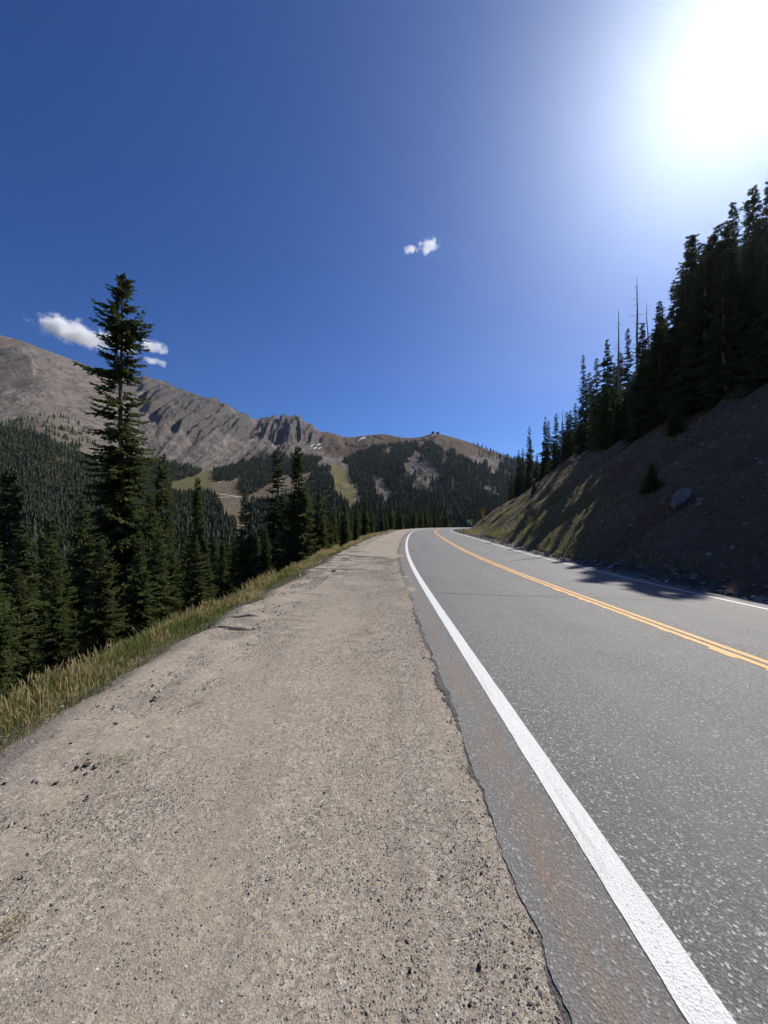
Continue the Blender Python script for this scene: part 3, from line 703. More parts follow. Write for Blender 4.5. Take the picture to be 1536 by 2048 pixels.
def base_at(x, d):
    X = (x - 768) / FPX * d; return np.array([X, d, float(ground(np.array([X]), np.array([d]))[0]) - 0.1])
N_THINGS = 0
LEFT_TREES = [  # photo x and y of the tip, depth, prototype, width factor, label
    (20, 940, 17.0, SPRUCE[0], 0.85, 'broad spruce cut by the left picture border, standing tall above its neighbours'),
    (44, 1048, 12.5, SPRUCE[3], 1.0, 'shorter full spruce in front of the tall one at the left border'),
    (106, 1032, 14.5, SPRUCE[1], 0.8, 'spruce midway between the left border and the tallest ragged spruce'),
    (163, 998, 16.0, SPRUCE[2], 0.8, 'green spruce touching the tallest ragged spruce on its left side'),
    (303, 985, 17.5, SPRUCE[4], 0.8, 'bushy spruce crowding the tallest ragged spruce on its right side'),
    (326, 905, 23.5, SPRUCE[2], 0.62, 'second tallest spruce, columnar, just right of the tallest ragged spruce'),
    (394, 954, 23.0, SPRUCE[0], 0.6, 'slim spruce before the pale ski run, left of the drooping tipped one'),
    (424, 1070, 19.0, NARROW[2], 1.4, 'low narrow spruce under the pale ski run, shorter than its neighbours'),
    (488, 982, 20.0, SPRUCE[1], 0.85, 'loose spruce with a thin tip against the zigzag dirt track'),
    (532, 1050, 22.0, SPRUCE[3], 0.8, 'small spruce wedged between the loose one and the slim pointed pair'),
    (552, 893, 26.0, NARROW[3], 1.4, 'left of the pair of pointed spruces, slimmer and sparser'),
    (595, 890, 22.0, SPRUCE[0], 0.95, 'right of the pair of pointed spruces, full to the ground at the gravel edge'),
    (639, 978, 25.0, SPRUCE[2], 0.95, 'stout spruce leaning on the gravel edge right of the pointed pair'),
    (662, 1040, 27.0, SPRUCE[4], 0.8, 'low young spruce right of the stout one by the gravel edge'),
    (689, 992, 34.0, SPRUCE[1], 0.8, 'spruce beside the white stone at the gravel edge'),
    (712, 1005, 42.0, SPRUCE[3], 0.7, 'dark spruce next right of the one by the white stone'),
    (730, 993, 48.0, SPRUCE[0], 0.75, 'spruce where the gravel shoulder narrows toward the bend'),
    (112, 1150, 9.5, SPRUCE[2], 0.8, 'dark shaded spruce low behind the tall seeding grass'),
    (40, 1135, 10.0, SPRUCE[4], 0.85, 'dark shaded spruce at the left border above the grass'),
    (200, 1120, 12.5, SPRUCE[0], 0.8, 'shaded spruce at the foot of the tallest ragged spruce'),
    (345, 1100, 16.5, SPRUCE[3], 0.7, 'young spruce in front of the second tallest columnar spruce'),
    (285, 1120, 15.0, SPRUCE[1], 0.7, 'spruce hiding the foot of the tallest ragged spruce, bare trunk at its base'),
    (378, 1130, 18.0, NARROW[4], 1.4, 'thin young spruce above the grass left of the low narrow one'),
]
near_xy = [(hx, HD_)]
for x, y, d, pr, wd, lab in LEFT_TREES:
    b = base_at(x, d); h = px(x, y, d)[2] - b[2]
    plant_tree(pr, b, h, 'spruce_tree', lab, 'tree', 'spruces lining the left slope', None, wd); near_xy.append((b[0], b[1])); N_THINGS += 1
# trees further round the left slope and beyond the bend
ENV_L = [(-400, 1000), (0, 1040), (100, 1055), (230, 1060), (320, 1040), (420, 1075), (520, 1060), (600, 1030), (690, 1010), (760, 1000), (860, 990), (930, 1005), (1000, 1020)]
def fill_left(n, s_rng, u_rng, hmin, hmax, label, group, protos, seed, gapd):
    r = np.random.default_rng(seed); c = 0; tries = 0
    while c < n and tries < n * 60:
        tries += 1
        s = r.uniform(*s_rng); u = u_rng[0] + (u_rng[1] - u_rng[0]) * r.random() ** 1.4
        X, Y, _ = path(s, EDGE_L - u); X = float(X); Y = float(Y)
        if Y < 5: continue
        x = 768 + X / Y * FPX
        if x < -260 or x > 1040: continue
        if any((X - a) ** 2 + (Y - b) ** 2 < gapd ** 2 for a, b in near_xy): continue
        zb = float(ground(np.array([X]), np.array([Y]))[0]) - 0.1
        h = r.uniform(hmin, hmax); lim = CAM_H + (HZ - (np.interp(x, [a for a, b in ENV_L], [b for a, b in ENV_L]) + r.uniform(0, 30))) / FPX * Y - zb
        h = min(h, lim)
        if h < 3.0: continue
        near_xy.append((X, Y)); c += 1
        plant_tree(protos[int(r.integers(len(protos)))], (X, Y, zb), h, 'spruce_tree', label, 'tree', group, None, r.uniform(0.75, 1.05))
    return c
N_THINGS += fill_left(40, (3, 40), (2.2, 7), 3, 8, 'young shaded spruce close behind the grass verge, lower than the trees around it', 'young spruces behind the verge', SPRUCE, 10, 1.15)
N_THINGS += fill_left(70, (4, 80), (5, 30), 7, 15, 'dark spruce filling the crowded slope below the left grass verge', 'spruces filling the left slope', SPRUCE, 11, 1.9)
N_THINGS += fill_left(75, (20, 140), (14, 75), 9, 17, 'conifer standing lower down the slope behind the roadside spruces', 'spruces lower down the slope', LIGHT + SPRUCE[:2], 13, 2.6)
N_THINGS += fill_left(70, (60, 240), (2.5, 30), 9, 17, 'spruce in the dark row behind the far bend of the road', 'spruces behind the bend', SPRUCE[:2] + LIGHT, 12, 2.6)

# right: backlit stand on top of the cut bank
def bank_top(x, extra=0.0):
    for d in np.arange(12, 260, 0.5):
        X = (x - 768) / FPX * d; s, t = station([X], [d])
        if t[0] - 2 * LANE - 0.5 > 15.0 + 4.5 * sstep(45, 95, s[0]) + extra: return d
    return 200.0
RIGHT_TREES = [(1023, 933, 1.0, 'far end tree of the stand, lowest, beside the blue distant slope'), (1037, 899, 0.0, 'slim tree second from the far end of the bank stand'),
    (1046, 896, 1.0, 'thin tree between the far end tree and the spire tipped one'), (1059, 851, 0.0, 'spire tipped sparse tree standing alone above the far end of the bank'),
    (1062, 878, 1.5, 'short tree tucked behind the spire tipped sparse tree'), (1073, 906, 1.0, 'small pointed tree in the dip right of the spire tipped tree'),
    (1090, 832, 0.0, 'needle thin tree left of the broad shouldered tree midway along the bank'), (1096, 840, 1.0, 'narrow tree between the needle thin and broad shouldered trees'),
    (1111, 825, 0.0, 'broad shouldered tree midway along the bank stand'), (1126, 842, 1.0, 'short tree right of the leaning bare stem'),
    (1134, 823, 0.0, 'left of two close twin tips in the bank stand'), (1140, 820, 1.0, 'right of two close twin tips in the bank stand'),
    (1165, 708, 0.0, 'tall slender tree that first rises high above the far stand'), (1194, 712, 0.0, 'ragged tree between the tall slender one and the clustered one'),
    (1215, 677, 0.0, 'dense pointed tree left of the straight dead snag'), (1257, 655, 0.5, 'tree between the two straight dead snags'),
    (1285, 643, 0.0, 'pointed tree between the tallest snag and the leaning snag'), (1322, 600, 0.0, 'left edge tree of the tall dense group near the sun'),
    (1349, 554, 0.0, 'second tree up the stepped edge of the tall dense group'), (1376, 470, 0.0, 'tallest clear pointed tree on the edge of the dense group'),
    (1405, 485, 1.5, 'tree just right of the tallest clear pointed one'), (1430, 449, 1.0, 'tree third from the tallest clear pointed one, toward the border'),
    (1468, 400, 2.0, 'high tree below the sun glare near the right border'), (1500, 372, 1.0, 'highest tree at the right border under the sun'),
    (1534, 360, 2.0, 'tree cut by the right border under the sun'),
    (1394, 463, 0.0, 'tree squeezed against the tallest clear pointed one, almost as high'), (1419, 468, 0.0, 'tree in the notch just before the higher trees near the right border'), (1447, 440, 0.0, 'broad tree leading up to the high tree below the glare'), (1463, 446, 0.0, 'tree half hidden by the high tree below the glare')]
rt_xy = []
RD = {1285: 33, 1322: 31.6, 1349: 31, 1376: 32.5, 1405: 28.2, 1430: 28.4, 1394: 32, 1419: 28.3, 1447: 28.0, 1463: 27.6, 1468: 34, 1500: 35, 1534: 34}
for k, (x, y, ex_, lab) in enumerate(RIGHT_TREES):
    d = RD.get(x) or bank_top(x, ex_); b = base_at(x, d); h = px(x, y, d)[2] - b[2]
    plant_tree(NARROW[k % 5], b, h, 'fir_tree', lab, 'tree', 'backlit trees along the bank top', None, (0.85, 1.0, 1.15)[k % 3] * (1.5 if 1370 < x < 1466 else (1.3 if x > 1300 else 1.1)) * min(1.5, max(0.8, 9 / h))); rt_xy.append((b[0], b[1])); N_THINGS += 1
ENV_R = [(960, 1010), (1010, 945), (1030, 925), (1060, 895), (1080, 900), (1100, 850), (1130, 845), (1165, 735), (1215, 700), (1290, 665), (1320, 610), (1375, 500), (1430, 465), (1500, 385), (1536, 365), (1700, 330), (2300, 250)]
r = np.random.default_rng(21); c = 0; tries = 0
while c < 225 and tries < 16000:
    tries += 1
    if c < 120: s = 2 + 44 * r.random(); q = 13.4 + 22 * r.random() ** 1.4
    else: s = 48 + 170 * r.random() ** 1.1; q = 14.6 + 34 * r.random() ** 1.6
    q += 4.5 * float(sstep(45, 95, s)); X, Y, _ = path(s, 2 * LANE + 0.5 + q); X = float(X); Y = float(Y)
    if Y < 3: continue
    x = 768 + X / Y * FPX
    if x > 2300 or any((X - a) ** 2 + (Y - b) ** 2 < 1.25 ** 2 for a, b in rt_xy): continue
    zb = float(ground(np.array([X]), np.array([Y]))[0]) - 0.1
    lim = CAM_H + (HZ - (np.interp(x, [a for a, b in ENV_R], [b for a, b in ENV_R]) + (r.uniform(5, 45) if 1310 < x < 1450 and Y < 34 else r.uniform(15, 110)))) / FPX * Y - zb
    if 1335 < x < 1398 and Y < 31: lim = min(lim, CAM_H + (HZ - 610 - r.uniform(0, 40)) / FPX * Y - zb)
    if x > 1445 and Y < 31: lim = min(lim, CAM_H + (HZ - 455 - r.uniform(0, 60)) / FPX * Y - zb)
    h = min(r.uniform(9, 17), lim)
    if h < 3: continue
    rt_xy.append((X, Y)); c += 1
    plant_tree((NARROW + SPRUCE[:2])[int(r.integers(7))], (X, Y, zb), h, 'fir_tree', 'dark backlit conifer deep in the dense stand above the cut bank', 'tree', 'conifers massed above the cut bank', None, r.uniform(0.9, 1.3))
N_THINGS += c

# dead snags
def snag(seed, H, r0, nb):
    r = np.random.default_rng(seed); tm, ax = trunk_mesh('snag%d' % seed, H, r0, (0.08, 0.05), M_snag, seed, 7, 10)
    bs = []
    for k in range(nb):
        z = H * (0.45 + 0.5 * r.random()); a = r.random() * 6.28; L = (0.25 + 0.9 * r.random()) * (1.15 - z / H) * 1.6
        p = np.array([np.interp(z, ax[0], ax[1]), np.interp(z, ax[0], ax[2]), z]); d = np.array([math.cos(a), math.sin(a), -0.25])
        bs.append(MB().tube([p, p + d * L * 0.6, p + d * L + np.array([0, 0, 0.12 * L])], [0.022, 0.014, 0.006], 4).mesh('dead_branch', [M_snag]))
    return tm, bs, H
for x, y, ex_, sd, nb, lean, lab in ((1236, 617, 0.0, 1, 26, 0.0, 'straight grey dead snag with short twigs, shorter of the two upright snags'),
                                    (1273, 555, 0.0, 2, 34, 0.0, 'tallest bare dead snag rising straight above the backlit trees'),
                                    (1291, 605, 0.3, 3, 7, 0.1, 'bare dead snag leaning left beside the dense group'),
                                    (1124, 817, 0.2, 4, 4, -0.05, 'thin dead stem leaning right beside the broad shouldered tree')):
    d = bank_top(x, ex_); b = base_at(x + (16 if lean > 0 else (-5 if lean < 0 else 0)), d); h = (px(x, y, d)[2] - b[2])
    tm, bs, H = snag(sd, 12 if sd != 4 else 8, 0.14 if sd < 3 else 0.1, nb); k = h / H
    o = empty('dead_tree', tuple(b), lab, 'dead tree', 'dead snags on the bank top', 0, (k, k, k)); o.rotation_euler = (0, -lean * 1.0 if lean > 0 else -lean, 0)
    if lean > 0: o.rotation_euler = (0, -math.atan2((16 / FPX * d), h), 0)
    link('trunk', tm, o)
    for bm in bs: link('branch', bm, o)
# small conifers on the face of the bank
def on_bank(x, y):
    for d in np.arange(5, 220, 0.1):
        p = px(x, y, d); g = float(ground(np.array([p[0]]), np.array([d]))[0])
        s, t = station([p[0]], [d])
        if t[0] > 2 * LANE + 0.6 and g >= p[2]: return np.array([p[0], d, g])
    return px(x, y, 60)
for x, y, hp, wd, lab in ((1302, 982, 58, 1.9, 'small round dark conifer bush alone on the bare bank above the slab'), (1352, 868, 70, 1.5, 'young conifer at the upper rim of the bare bank'),
                          (1068, 985, 28, 1.3, 'knee high conifer on the bank edge near the far stand')):
    b = on_bank(x, y); h = hp / FPX * b[1]
    plant_tree(SPRUCE[2], b - np.array([0, 0, 0.1]), h, 'young_conifer', lab, 'tree', None, None, wd); N_THINGS += 1

# ------------------------------------------------------------------ far forest: one mass of small trees
def low_tree(seed):
    r = np.random.default_rng(seed); V = []; F = []
    for k, (zt, zb, R) in enumerate(((1.0, 0.66, 0.075), (0.82, 0.38, 0.11), (0.58, 0.04, 0.145))):
        n = len(V); V.append((0, 0, zt)); m = 8
        for a in range(m):
            w = 2 * math.pi * a / m + k; rr = R * (1.15 if a % 2 else 0.62) * r.uniform(0.85, 1.15)
            V.append((rr * math.cos(w), rr * math.sin(w), zb + (0.0 if a % 2 else 0.07) + r.uniform(-.02, .02)))
        F += [(n, n + 1 + a, n + 1 + (a + 1) % m) for a in range(m)]
    return np.array(V), np.array(F)
LT = [low_tree(k) for k in range(4)]
def forest_mass(name, P, h, label, seed):
    r = np.random.default_rng(seed); VV = []; FF = []; TT_ = []; n0 = 0
    kind = r.integers(4, size=len(P))
    for k in range(4):
        m = kind == k; p = P[m]; hh = h[m]
        if not len(p): continue
        v, f = LT[k]; a = r.random(len(p)) * 6.28; w = r.uniform(0.75, 1.25, len(p))
        c, s = np.cos(a)[:, None], np.sin(a)[:, None]
        X = (v[:, 0] * c - v[:, 1] * s) * (hh * w)[:, None] + p[:, :1]; Y = (v[:, 0] * s + v[:, 1] * c) * (hh * w)[:, None] + p[:, 1:2]
        Z = v[:, 2] * hh[:, None] + p[:, 2:3]
        VV.append(np.stack([X, Y, Z], -1).reshape(-1, 3)); FF.append((np.arange(len(p))[:, None, None] * len(v) + f[None]).reshape(-1, 3) + n0)
        TT_.append(np.repeat(np.clip(r.normal(0.42, 0.28, len(p)) + 1.3 * fbm(p[:, 0] / 40, p[:, 1] / 40, 3, 141), 0, 1), len(v))); n0 += len(p) * len(v)
    return link(name, mesh_np(name, np.concatenate(VV), np.concatenate(FF), [M_far], cols={'tone': np.concatenate(TT_)}), kind='stuff', label=label)
r = np.random.default_rng(33)
NT_ = 420000
ia = r.uniform(0, nX - 1.001, NT_); ib = r.uniform(0, nV - 1.001, NT_)
a0 = ia.astype(int); b0 = ib.astype(int); fa = ia - a0; fb = ib - b0
def bil(A): return (A[a0, b0] * (1 - fa) + A[a0 + 1, b0] * fa) * (1 - fb) + (A[a0, b0 + 1] * (1 - fa) + A[a0 + 1, b0 + 1] * fa) * fb
TX, TD, TZ, TPX = bil(XX), bil(DD), bil(ZZ), bil(PX)
area = (xs[a0 + 1] - xs[a0]) * TD / FPX * (DD[a0, b0 + 1] - DD[a0, b0])
TPY = HZ - (TZ - CAM_H) / TD * FPX
tot = area.sum() / NT_ * nX * nV
mk = forest_at(TPX, TPY)
sparse = in_poly(TPX, TPY, [(0, 850), (40, 825), (100, 805), (160, 840), (200, 900), (190, 930), (100, 890)]) & (r.random(NT_) < 0.5 * sstep(800, 900, TPY) * sstep(0.35, 0.75, vnoise(TX / 25, TD / 25, 131)))
sparse |= in_poly(TPX, TPY, [(940, 880), (1030, 912), (1030, 930), (960, 915)]) & (r.random(NT_) < 0.1)
sparse |= in_poly(TPX, TPY, [(804, 922), (830, 904), (861, 925), (880, 951), (882, 982), (846, 990), (825, 969)]) & (r.random(NT_) < 0.35 * sstep(0.5, 0.8, vnoise(TX / 30, TD / 60, 133)))
edgep = 0.75 + 0.9 * fbm(TX / 45, TD / 45, 3, 121)
dens = 1 / 20.0                                                    # trees per square metre of plan
prob = area * (nX * nV / NT_) * dens * np.clip(edgep, 0.25, 1.2)
sel = (mk | sparse) & (r.random(NT_) < prob) & (TD > 260) & (TPX > -500) & (TPX < 1500) & (TD < 1700)
P = np.stack([TX, TD, TZ - 0.4], -1)[sel]; hts = (7 + 12.5 * r.random(len(P)) ** 0.9) * (1 + 0.7 * fbm(P[:, 0] / 30, P[:, 1] / 30, 2, 143)) * np.clip(1.25 - TD[sel] / 2600, 0.55, 1)
print('far trees', len(P))
forest_mass('far_forest', P, hts, 'dense dark conifer forest across the far valley slopes', 35)
# mid slope below the near trees
r = np.random.default_rng(41); s = r.uniform(0, 320, 2600); u = 60 + 220 * r.random(2600) ** 1.1
X, Y, _ = path(s, EDGE_L - u); z = z_left(s, EDGE_L - u); ok = (Y > 25) & (X / Y > -1.5)
P = np.stack([X, Y, z - 0.3], -1)[ok]; xx = 768 + P[:, 0] / P[:, 1] * FPX
lim = CAM_H + (HZ - 1000 - 25 * r.random(len(P))) / FPX * P[:, 1] - P[:, 2]; hts = np.minimum(r.uniform(9, 17, len(P)), lim); kp = hts > 4
forest_mass('valley_forest', P[kp], hts[kp], 'conifer forest on the lower slope beyond the roadside trees', 42)

# ------------------------------------------------------------------ grass, gravel, stones
def blades(name, P, h, w, tone, label, seed, lean=0.35, head=None, parent=None):
    r = np.random.default_rng(seed); n = len(P); a = r.random(n) * 6.28; b = r.random(n) * 6.28
    side = np.stack([np.cos(a), np.sin(a), 0 * a], -1) * (w / 2)[:, None]
    ln = np.stack([np.cos(b), np.sin(b), 0 * b], -1) * (h * lean * r.random(n))[:, None]
    up = np.array([0, 0, 1.0]) * h[:, None]
    p1 = P + ln * 0.3 + up * 0.55; p2 = P + ln + up * (1 - 0.25 * lean)
    V = [P - side, P + side, p1 + side * 0.7, p1 - side * 0.7, p2]; m = 5
    if head is not None:
        hw = side / (w / 2)[:, None] * (head * 0.5); d = (p2 - p1); d /= np.linalg.norm(d, axis=1)[:, None]
        hl = 0.06 + 0.07 * r.random(n)
        q = p2 - d * hl[:, None] * 0.5
        hv = np.cross(hw, d)
        V += [p2 - d * hl[:, None], q + hw, p2 + d * 0.02, q - hw, q + hv, q - hv]; m = 11
    V = np.stack(V, 1).reshape(-1, 3); o = np.arange(n)[:, None] * m
    F4 = [o + np.array([[0, 1, 2, 3]])]; F3 = [o + np.array([[3, 2, 4]])]
    if head is not None: F4 += [o + np.array([[5, 6, 7, 8]]), o + np.array([[5, 9, 7, 10]])]
    tn = np.repeat(tone, m).reshape(n, m).copy()
    if head is not None: tn[:, 5:] = np.clip(tn[:, 5:] + 0.25, 0, 1)
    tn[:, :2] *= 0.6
    return link(name, mesh_np(name, V, [np.concatenate(F4), np.concatenate(F3)], [M_grass], cols={'tone': tn.ravel()}), parent, kind='stuff', label=label)
def verge(n, smax, u0, u1, seed, pw=1.8):
    r = np.random.default_rng(seed); s = -2 + smax * r.random(n) ** pw; u = r.uniform(u0, u1, n) + fbm(s * 0.9, s * 0, 4, 84) * -0.5
    t = EDGE_L - u; x, y, _ = path(s, t); return np.stack([x, y, z_left(s, t) - 0.01], -1), s, u
P, s, u = verge(70000, 75, -0.10, 1.0, 51)
hN = (0.06 + 0.15 * np.random.default_rng(1).random(len(P))) * (0.6 + 0.5 * np.clip(u, 0, 1)) * (1 + s * 0.006)
tn = np.clip(0.16 + 0.26 * np.clip(u, 0, 1.2) + 0.5 * fbm(s * 0.7, u * 2, 3, 55) + 0.15 * np.random.default_rng(2).normal(size=len(P)), 0, 0.75)
blades('green_grass', P, hN, 0.006 + 0.0005 * s, tn, 'short green grass along the outer edge of the gravel shoulder', 52, 0.6)
P, s, u = verge(15000, 75, 0.25, 1.15, 53)
m_ = vnoise(s * 1.6, u * 3, 58) > 0.46; P, s, u = P[m_], s[m_], u[m_]
hN = 0.11 + 0.17 * np.random.default_rng(3).random(len(P)) ** 1.5 + 0.45 * np.clip(fbm(s * 0.5, s * 0, 3, 59), 0, 1)
tn = np.clip(0.66 + 0.17 * np.random.default_rng(4).normal(size=len(P)), 0.4, 1)
blades('dry_grass', P, hN, 0.004 + 0.0004 * s, tn, 'tall golden seeding grass standing behind the green verge', 54, 0.4, head=(0.0085 + 0.0006 * s)[:, None])
P, s, u = verge(26000, 75, 1.2, 15, 57); r = np.random.default_rng(58); kp = vnoise(s * 0.9, u * 0.9, 59) > 0.35; P, s, u = P[kp], s[kp], u[kp]
blades('slope_grass', P, 0.10 + 0.3 * r.random(len(P)), 0.012 + 0.0005 * s, np.clip(0.4 + 0.2 * r.normal(size=len(P)), 0, 1), 'mixed rough grass under the spruces on the left slope', 60, 0.8)
# rough grass on the lit foot of the bank
r = np.random.default_rng(61); n = 42000; s = 4 + 120 * r.random(n) ** 1.3; q = 1.6 + 9.5 * r.random(n) ** 1.5
dn = vnoise(s * 0.35, q * 0.6, 66) + 0.3 * vnoise(s * 1.5, q * 1.5, 67) > 0.5 + 0.25 * sstep(6, 11, q) + 0.2 * (1 - sstep(16, 34, s)); s, q = s[dn], q[dn]
t = 2 * LANE + 0.5 + q; x, y, _ = path(s, t); P = np.stack([x, y, z_right(s, t) - 0.02], -1)
hN = (0.14 + 0.24 * r.random(len(P))); tn = np.clip(0.5 + 0.16 * r.normal(size=len(P)), 0, 1)
blades('bank_grass', P, hN, 0.012 + 0.0005 * s, tn, 'yellow green rough grass on the lower cut bank', 62, 0.7)

def stone_arrays(n, seed):
    r = np.random.default_rng(seed)
    base = np.array([[1, 0, 0], [0, 1, 0], [-1, 0, 0], [0, -1, 0], [0, 0, 1], [0, 0, -1]], float)
    f = np.array([[0, 1, 4], [1, 2, 4], [2, 3, 4], [3, 0, 4], [1, 0, 5], [2, 1, 5], [3, 2, 5], [0, 3, 5]])
    V = base[None] * r.uniform(0.6, 1.3, (n, 6, 1)) + r.normal(size=(n, 6, 3)) * 0.15
    V *= np.stack([r.uniform(.8, 1.3, n), r.uniform(.7, 1.1, n), r.uniform(.4, .8, n)], -1)[:, None]
    a = r.random(n) * 6.28; c, s = np.cos(a)[:, None], np.sin(a)[:, None]
    return np.stack([V[..., 0] * c - V[..., 1] * s, V[..., 0] * s + V[..., 1] * c, V[..., 2]], -1), f
def stones(name, P, size, tone, mat, label, seed):
    V, f = stone_arrays(len(P), seed); V = V * size[:, None, None] + P[:, None]
    F = (np.arange(len(P))[:, None, None] * 6 + f[None]).reshape(-1, 3)
    return link(name, mesh_np(name, V.reshape(-1, 3), F, [mat], cols={'tone': np.repeat(tone, 6)}), kind='stuff', label=label)
r = np.random.default_rng(71); n = 280000
s = 0.75 + 17 * r.random(n) ** 1.8; t = r.uniform(-3.75, -0.44, n)
cl = fbm(s * 1.2, t * 1.6, 4, 73) + 0.25 * (np.exp(-((t + 1.0) / 0.35) ** 2)) - 0.12 * np.exp(-((t + 0.6) / 0.12) ** 2) + 0.1 * (t < -2.6)
kp = r.random(n) < np.clip(0.5 + 1.9 * cl, 0.12, 1); s, t = s[kp], t[kp]
x, y, _ = path(s, t); size = 0.0016 + 0.0034 * r.random(len(s)) ** 3 + 0.006 * (r.random(len(s)) > 0.99) * r.random(len(s)) + 0.00022 * s
P = np.stack([x, y, z_grav(s, t) + size * 0.25], -1)
stones('gravel', P, size, np.clip(r.normal(0.46, 0.28, len(s)), 0, 1), M_peb, 'loose fine gravel scattered over the shoulder', 72)
r = np.random.default_rng(76); n = 4500; s = 0.6 + 22 * r.random(n) ** 1.7; t = np.interp(s, st_road, edge_l) - np.abs(r.normal(size=n)) * 0.06 + 0.015
x, y, zz = path(s, t); size = 0.003 + 0.009 * r.random(n) ** 4 + 0.0003 * s
stones('edge_crumbs', np.stack([x, y, zz - 0.012 + size * 0.3], -1), size, np.clip(r.normal(0.42, 0.2, n), 0, 1), M_peb, 'dark asphalt crumbs along the broken edge of the road', 77)
# stony litter along the toe and face of the bank
r = np.random.default_rng(81); n = 22000; s = 3 + 150 * r.random(n) ** 1.2; q = np.where(r.random(n) < 0.45, 0.15 + 1.6 * r.random(n), 1.5 + 17 * r.random(n) ** 1.2)
t = 2 * LANE + 0.5 + q; x, y, _ = path(s, t); size = 0.02 + 0.13 * r.random(n) ** 6 + 0.0004 * s
stones('bank_rubble', np.stack([x, y, z_right(s, t) + size * 0.2], -1), size, np.clip(r.normal(0.5, 0.22, n), 0, 1), M_peb, 'loose stones littering the toe and face of the cut bank', 82)
r = np.random.default_rng(85); n = 2600; s = 1 + 60 * r.random(n) ** 1.6; t = EDGE_L + 0.35 + 0.28 * r.normal(size=n); t = np.minimum(t, -2.7)
x, y, _ = path(s, t); size = 0.006 + 0.018 * r.random(n) ** 5 + 0.0006 * s
stones('verge_rubble', np.stack([x, y, z_grav(s, t) + size * 0.2 - 0.1 * np.clip(EDGE_L - t, 0, 1)], -1), size, np.clip(r.normal(0.5, 0.22, n), 0, 1), M_peb, 'broken stone crumbs along the ragged outer gravel edge', 86)

def rock_mesh(name, dims, seed, mat, sub=2, rough=0.25):
    """an angular boulder: a subdivided box pushed about by noise, facets kept"""
    r = np.random.default_rng(seed); n = 2 + sub * 2
    import bmesh
    bm = bmesh.new(); bmesh.ops.create_icosphere(bm, subdivisions=sub, radius=1.0)
    dirs = r.normal(size=(9, 3)); dirs /= np.linalg.norm(dirs, axis=1)[:, None]; cut = r.uniform(0.42, 0.72, 9)
    for v in bm.verts:
        c = np.array(v.co)
        for d_, k_ in zip(dirs, cut):
            q = c @ d_
            if q > k_: c = c - d_ * (q - k_)
        c = c * (1 + rough * 0.3 * r.normal())
        v.co = c * np.array(dims) / 2
    me = bpy.data.meshes.new(name); bm.to_mesh(me); bm.free(); me.materials.append(mat)
    return me
def on_gravel(x, y):
    best = None
    for d in np.arange(1.0, 60, 0.01 if y > 1150 else 0.1):
        p = px(x, y, d); s, t = station([p[0]], [d]); z = float(z_grav(s, t)[0])
        if z >= p[2]: return np.array([p[0], d, z])
    return px(x, y, 40)
ROCKS = [(230, 1457, 22, 16, M_clod, 'black asphalt lump alone nearest the grass on the shoulder'), (172, 1532, 24, 7, M_clod, 'long flat dark chip, longest of the row of clods on the gravel'),
         (152, 1539, 12, 10, M_clod, 'small dark clod just left of the long flat chip'), (197, 1530, 10, 7, M_clod, 'small dark clod just right of the long flat chip'),
         (172, 1550, 10, 6, M_clod, 'tiny dark chip directly below the long flat chip'), (72, 1571, 14, 8, M_clod, 'left of two similar dark clods near the left border'),
         (113, 1569, 13, 9, M_clod, 'right of two similar dark clods near the left border'), (75, 1549, 9, 7, M_clod, 'small dark clod above the two similar clods'),
         (308, 1398, 13, 8, M_clod, 'dark clod beside the ragged gravel edge below the tall grass'), (136, 1494, 12, 6, M_clod, 'flat dark clod closest to the green grass corner'),
         (958, 1937, 12, 13, M_clod, 'dark angular stone on bare grit near the broken asphalt edge'), (961, 1926, 7, 7, M_stone, 'pale pebble touching the dark angular stone'),
         (820, 1945, 11, 10, M_clod, 'round dark stone with a white pebble beside it'), (832, 1946, 5, 5, M_stone, 'white pebble right of the round dark stone'),
         (962, 1748, 9, 9, M_clod, 'dark pebble midway along the grit by the broken asphalt edge'), (668, 1143, 16, 6, M_clod, 'dark rock at the left end of the first long gravel crack'),
         (664, 1141, 4, 3, M_stone, 'tiny white stone on the dark rock at the gravel crack'), (720, 1084, 6, 4, M_stone, 'bright white stone at the far gravel edge by the trees'), (600, 1153, 9, 4, M_stone, 'flat pale stone at the gravel edge below the pointed pair'),
         (10, 1570, 12, 7, M_clod, 'dark clod cut by the left border')]
for k, (x, y, w, h, m, lab) in enumerate(ROCKS):
    b = on_gravel(x, y); ww = max(w, 5) / FPX * b[1]; hh = max(h * 0.8, 3) / FPX * b[1]
    o = link('stone', rock_mesh('stone', (ww, ww * 0.75, hh * 1.1), 500 + k, m), None, tuple(b + np.array([0, 0, hh * 0.28])), label=lab, category='stone', group='stones lying on the gravel shoulder')
    o.rotation_euler = (0, 0, r.random() * 6)
b = on_bank(1365, 1003); ru = b[1] / FPX; rs = np.random.default_rng(9)
outl = [(-29, -7), (-24, 4), (-6, 13), (20, 14), (30, 8), (27, -3), (8, -12), (-14, -14)]
SV = []; 
for zz, sc in ((-7, 0.96), (-5, 1.0), (4, 1.0), (6.5, 0.93)):
    SV += [(x * sc * ru + rs.normal() * .02, y * sc * ru + rs.normal() * .02, zz * ru + rs.normal() * .015) for x, y in outl]
SF = [tuple(range(7, -1, -1)), tuple(range(24, 32))] + [(k * 8 + q, k * 8 + (q + 1) % 8, k * 8 + 8 + (q + 1) % 8, k * 8 + 8 + q) for k in range(3) for q in range(8)]
o = link('slab', MB().add(SV, SF).mesh('slab', [M_slab]), None, tuple(b + np.array([-0.05, 0, 0.12])), label='large pale flat slab lying tilted on the cut bank', category='rock', group='rocks on the cut bank')
o.rotation_euler = (0.5, -0.5, 0.25)
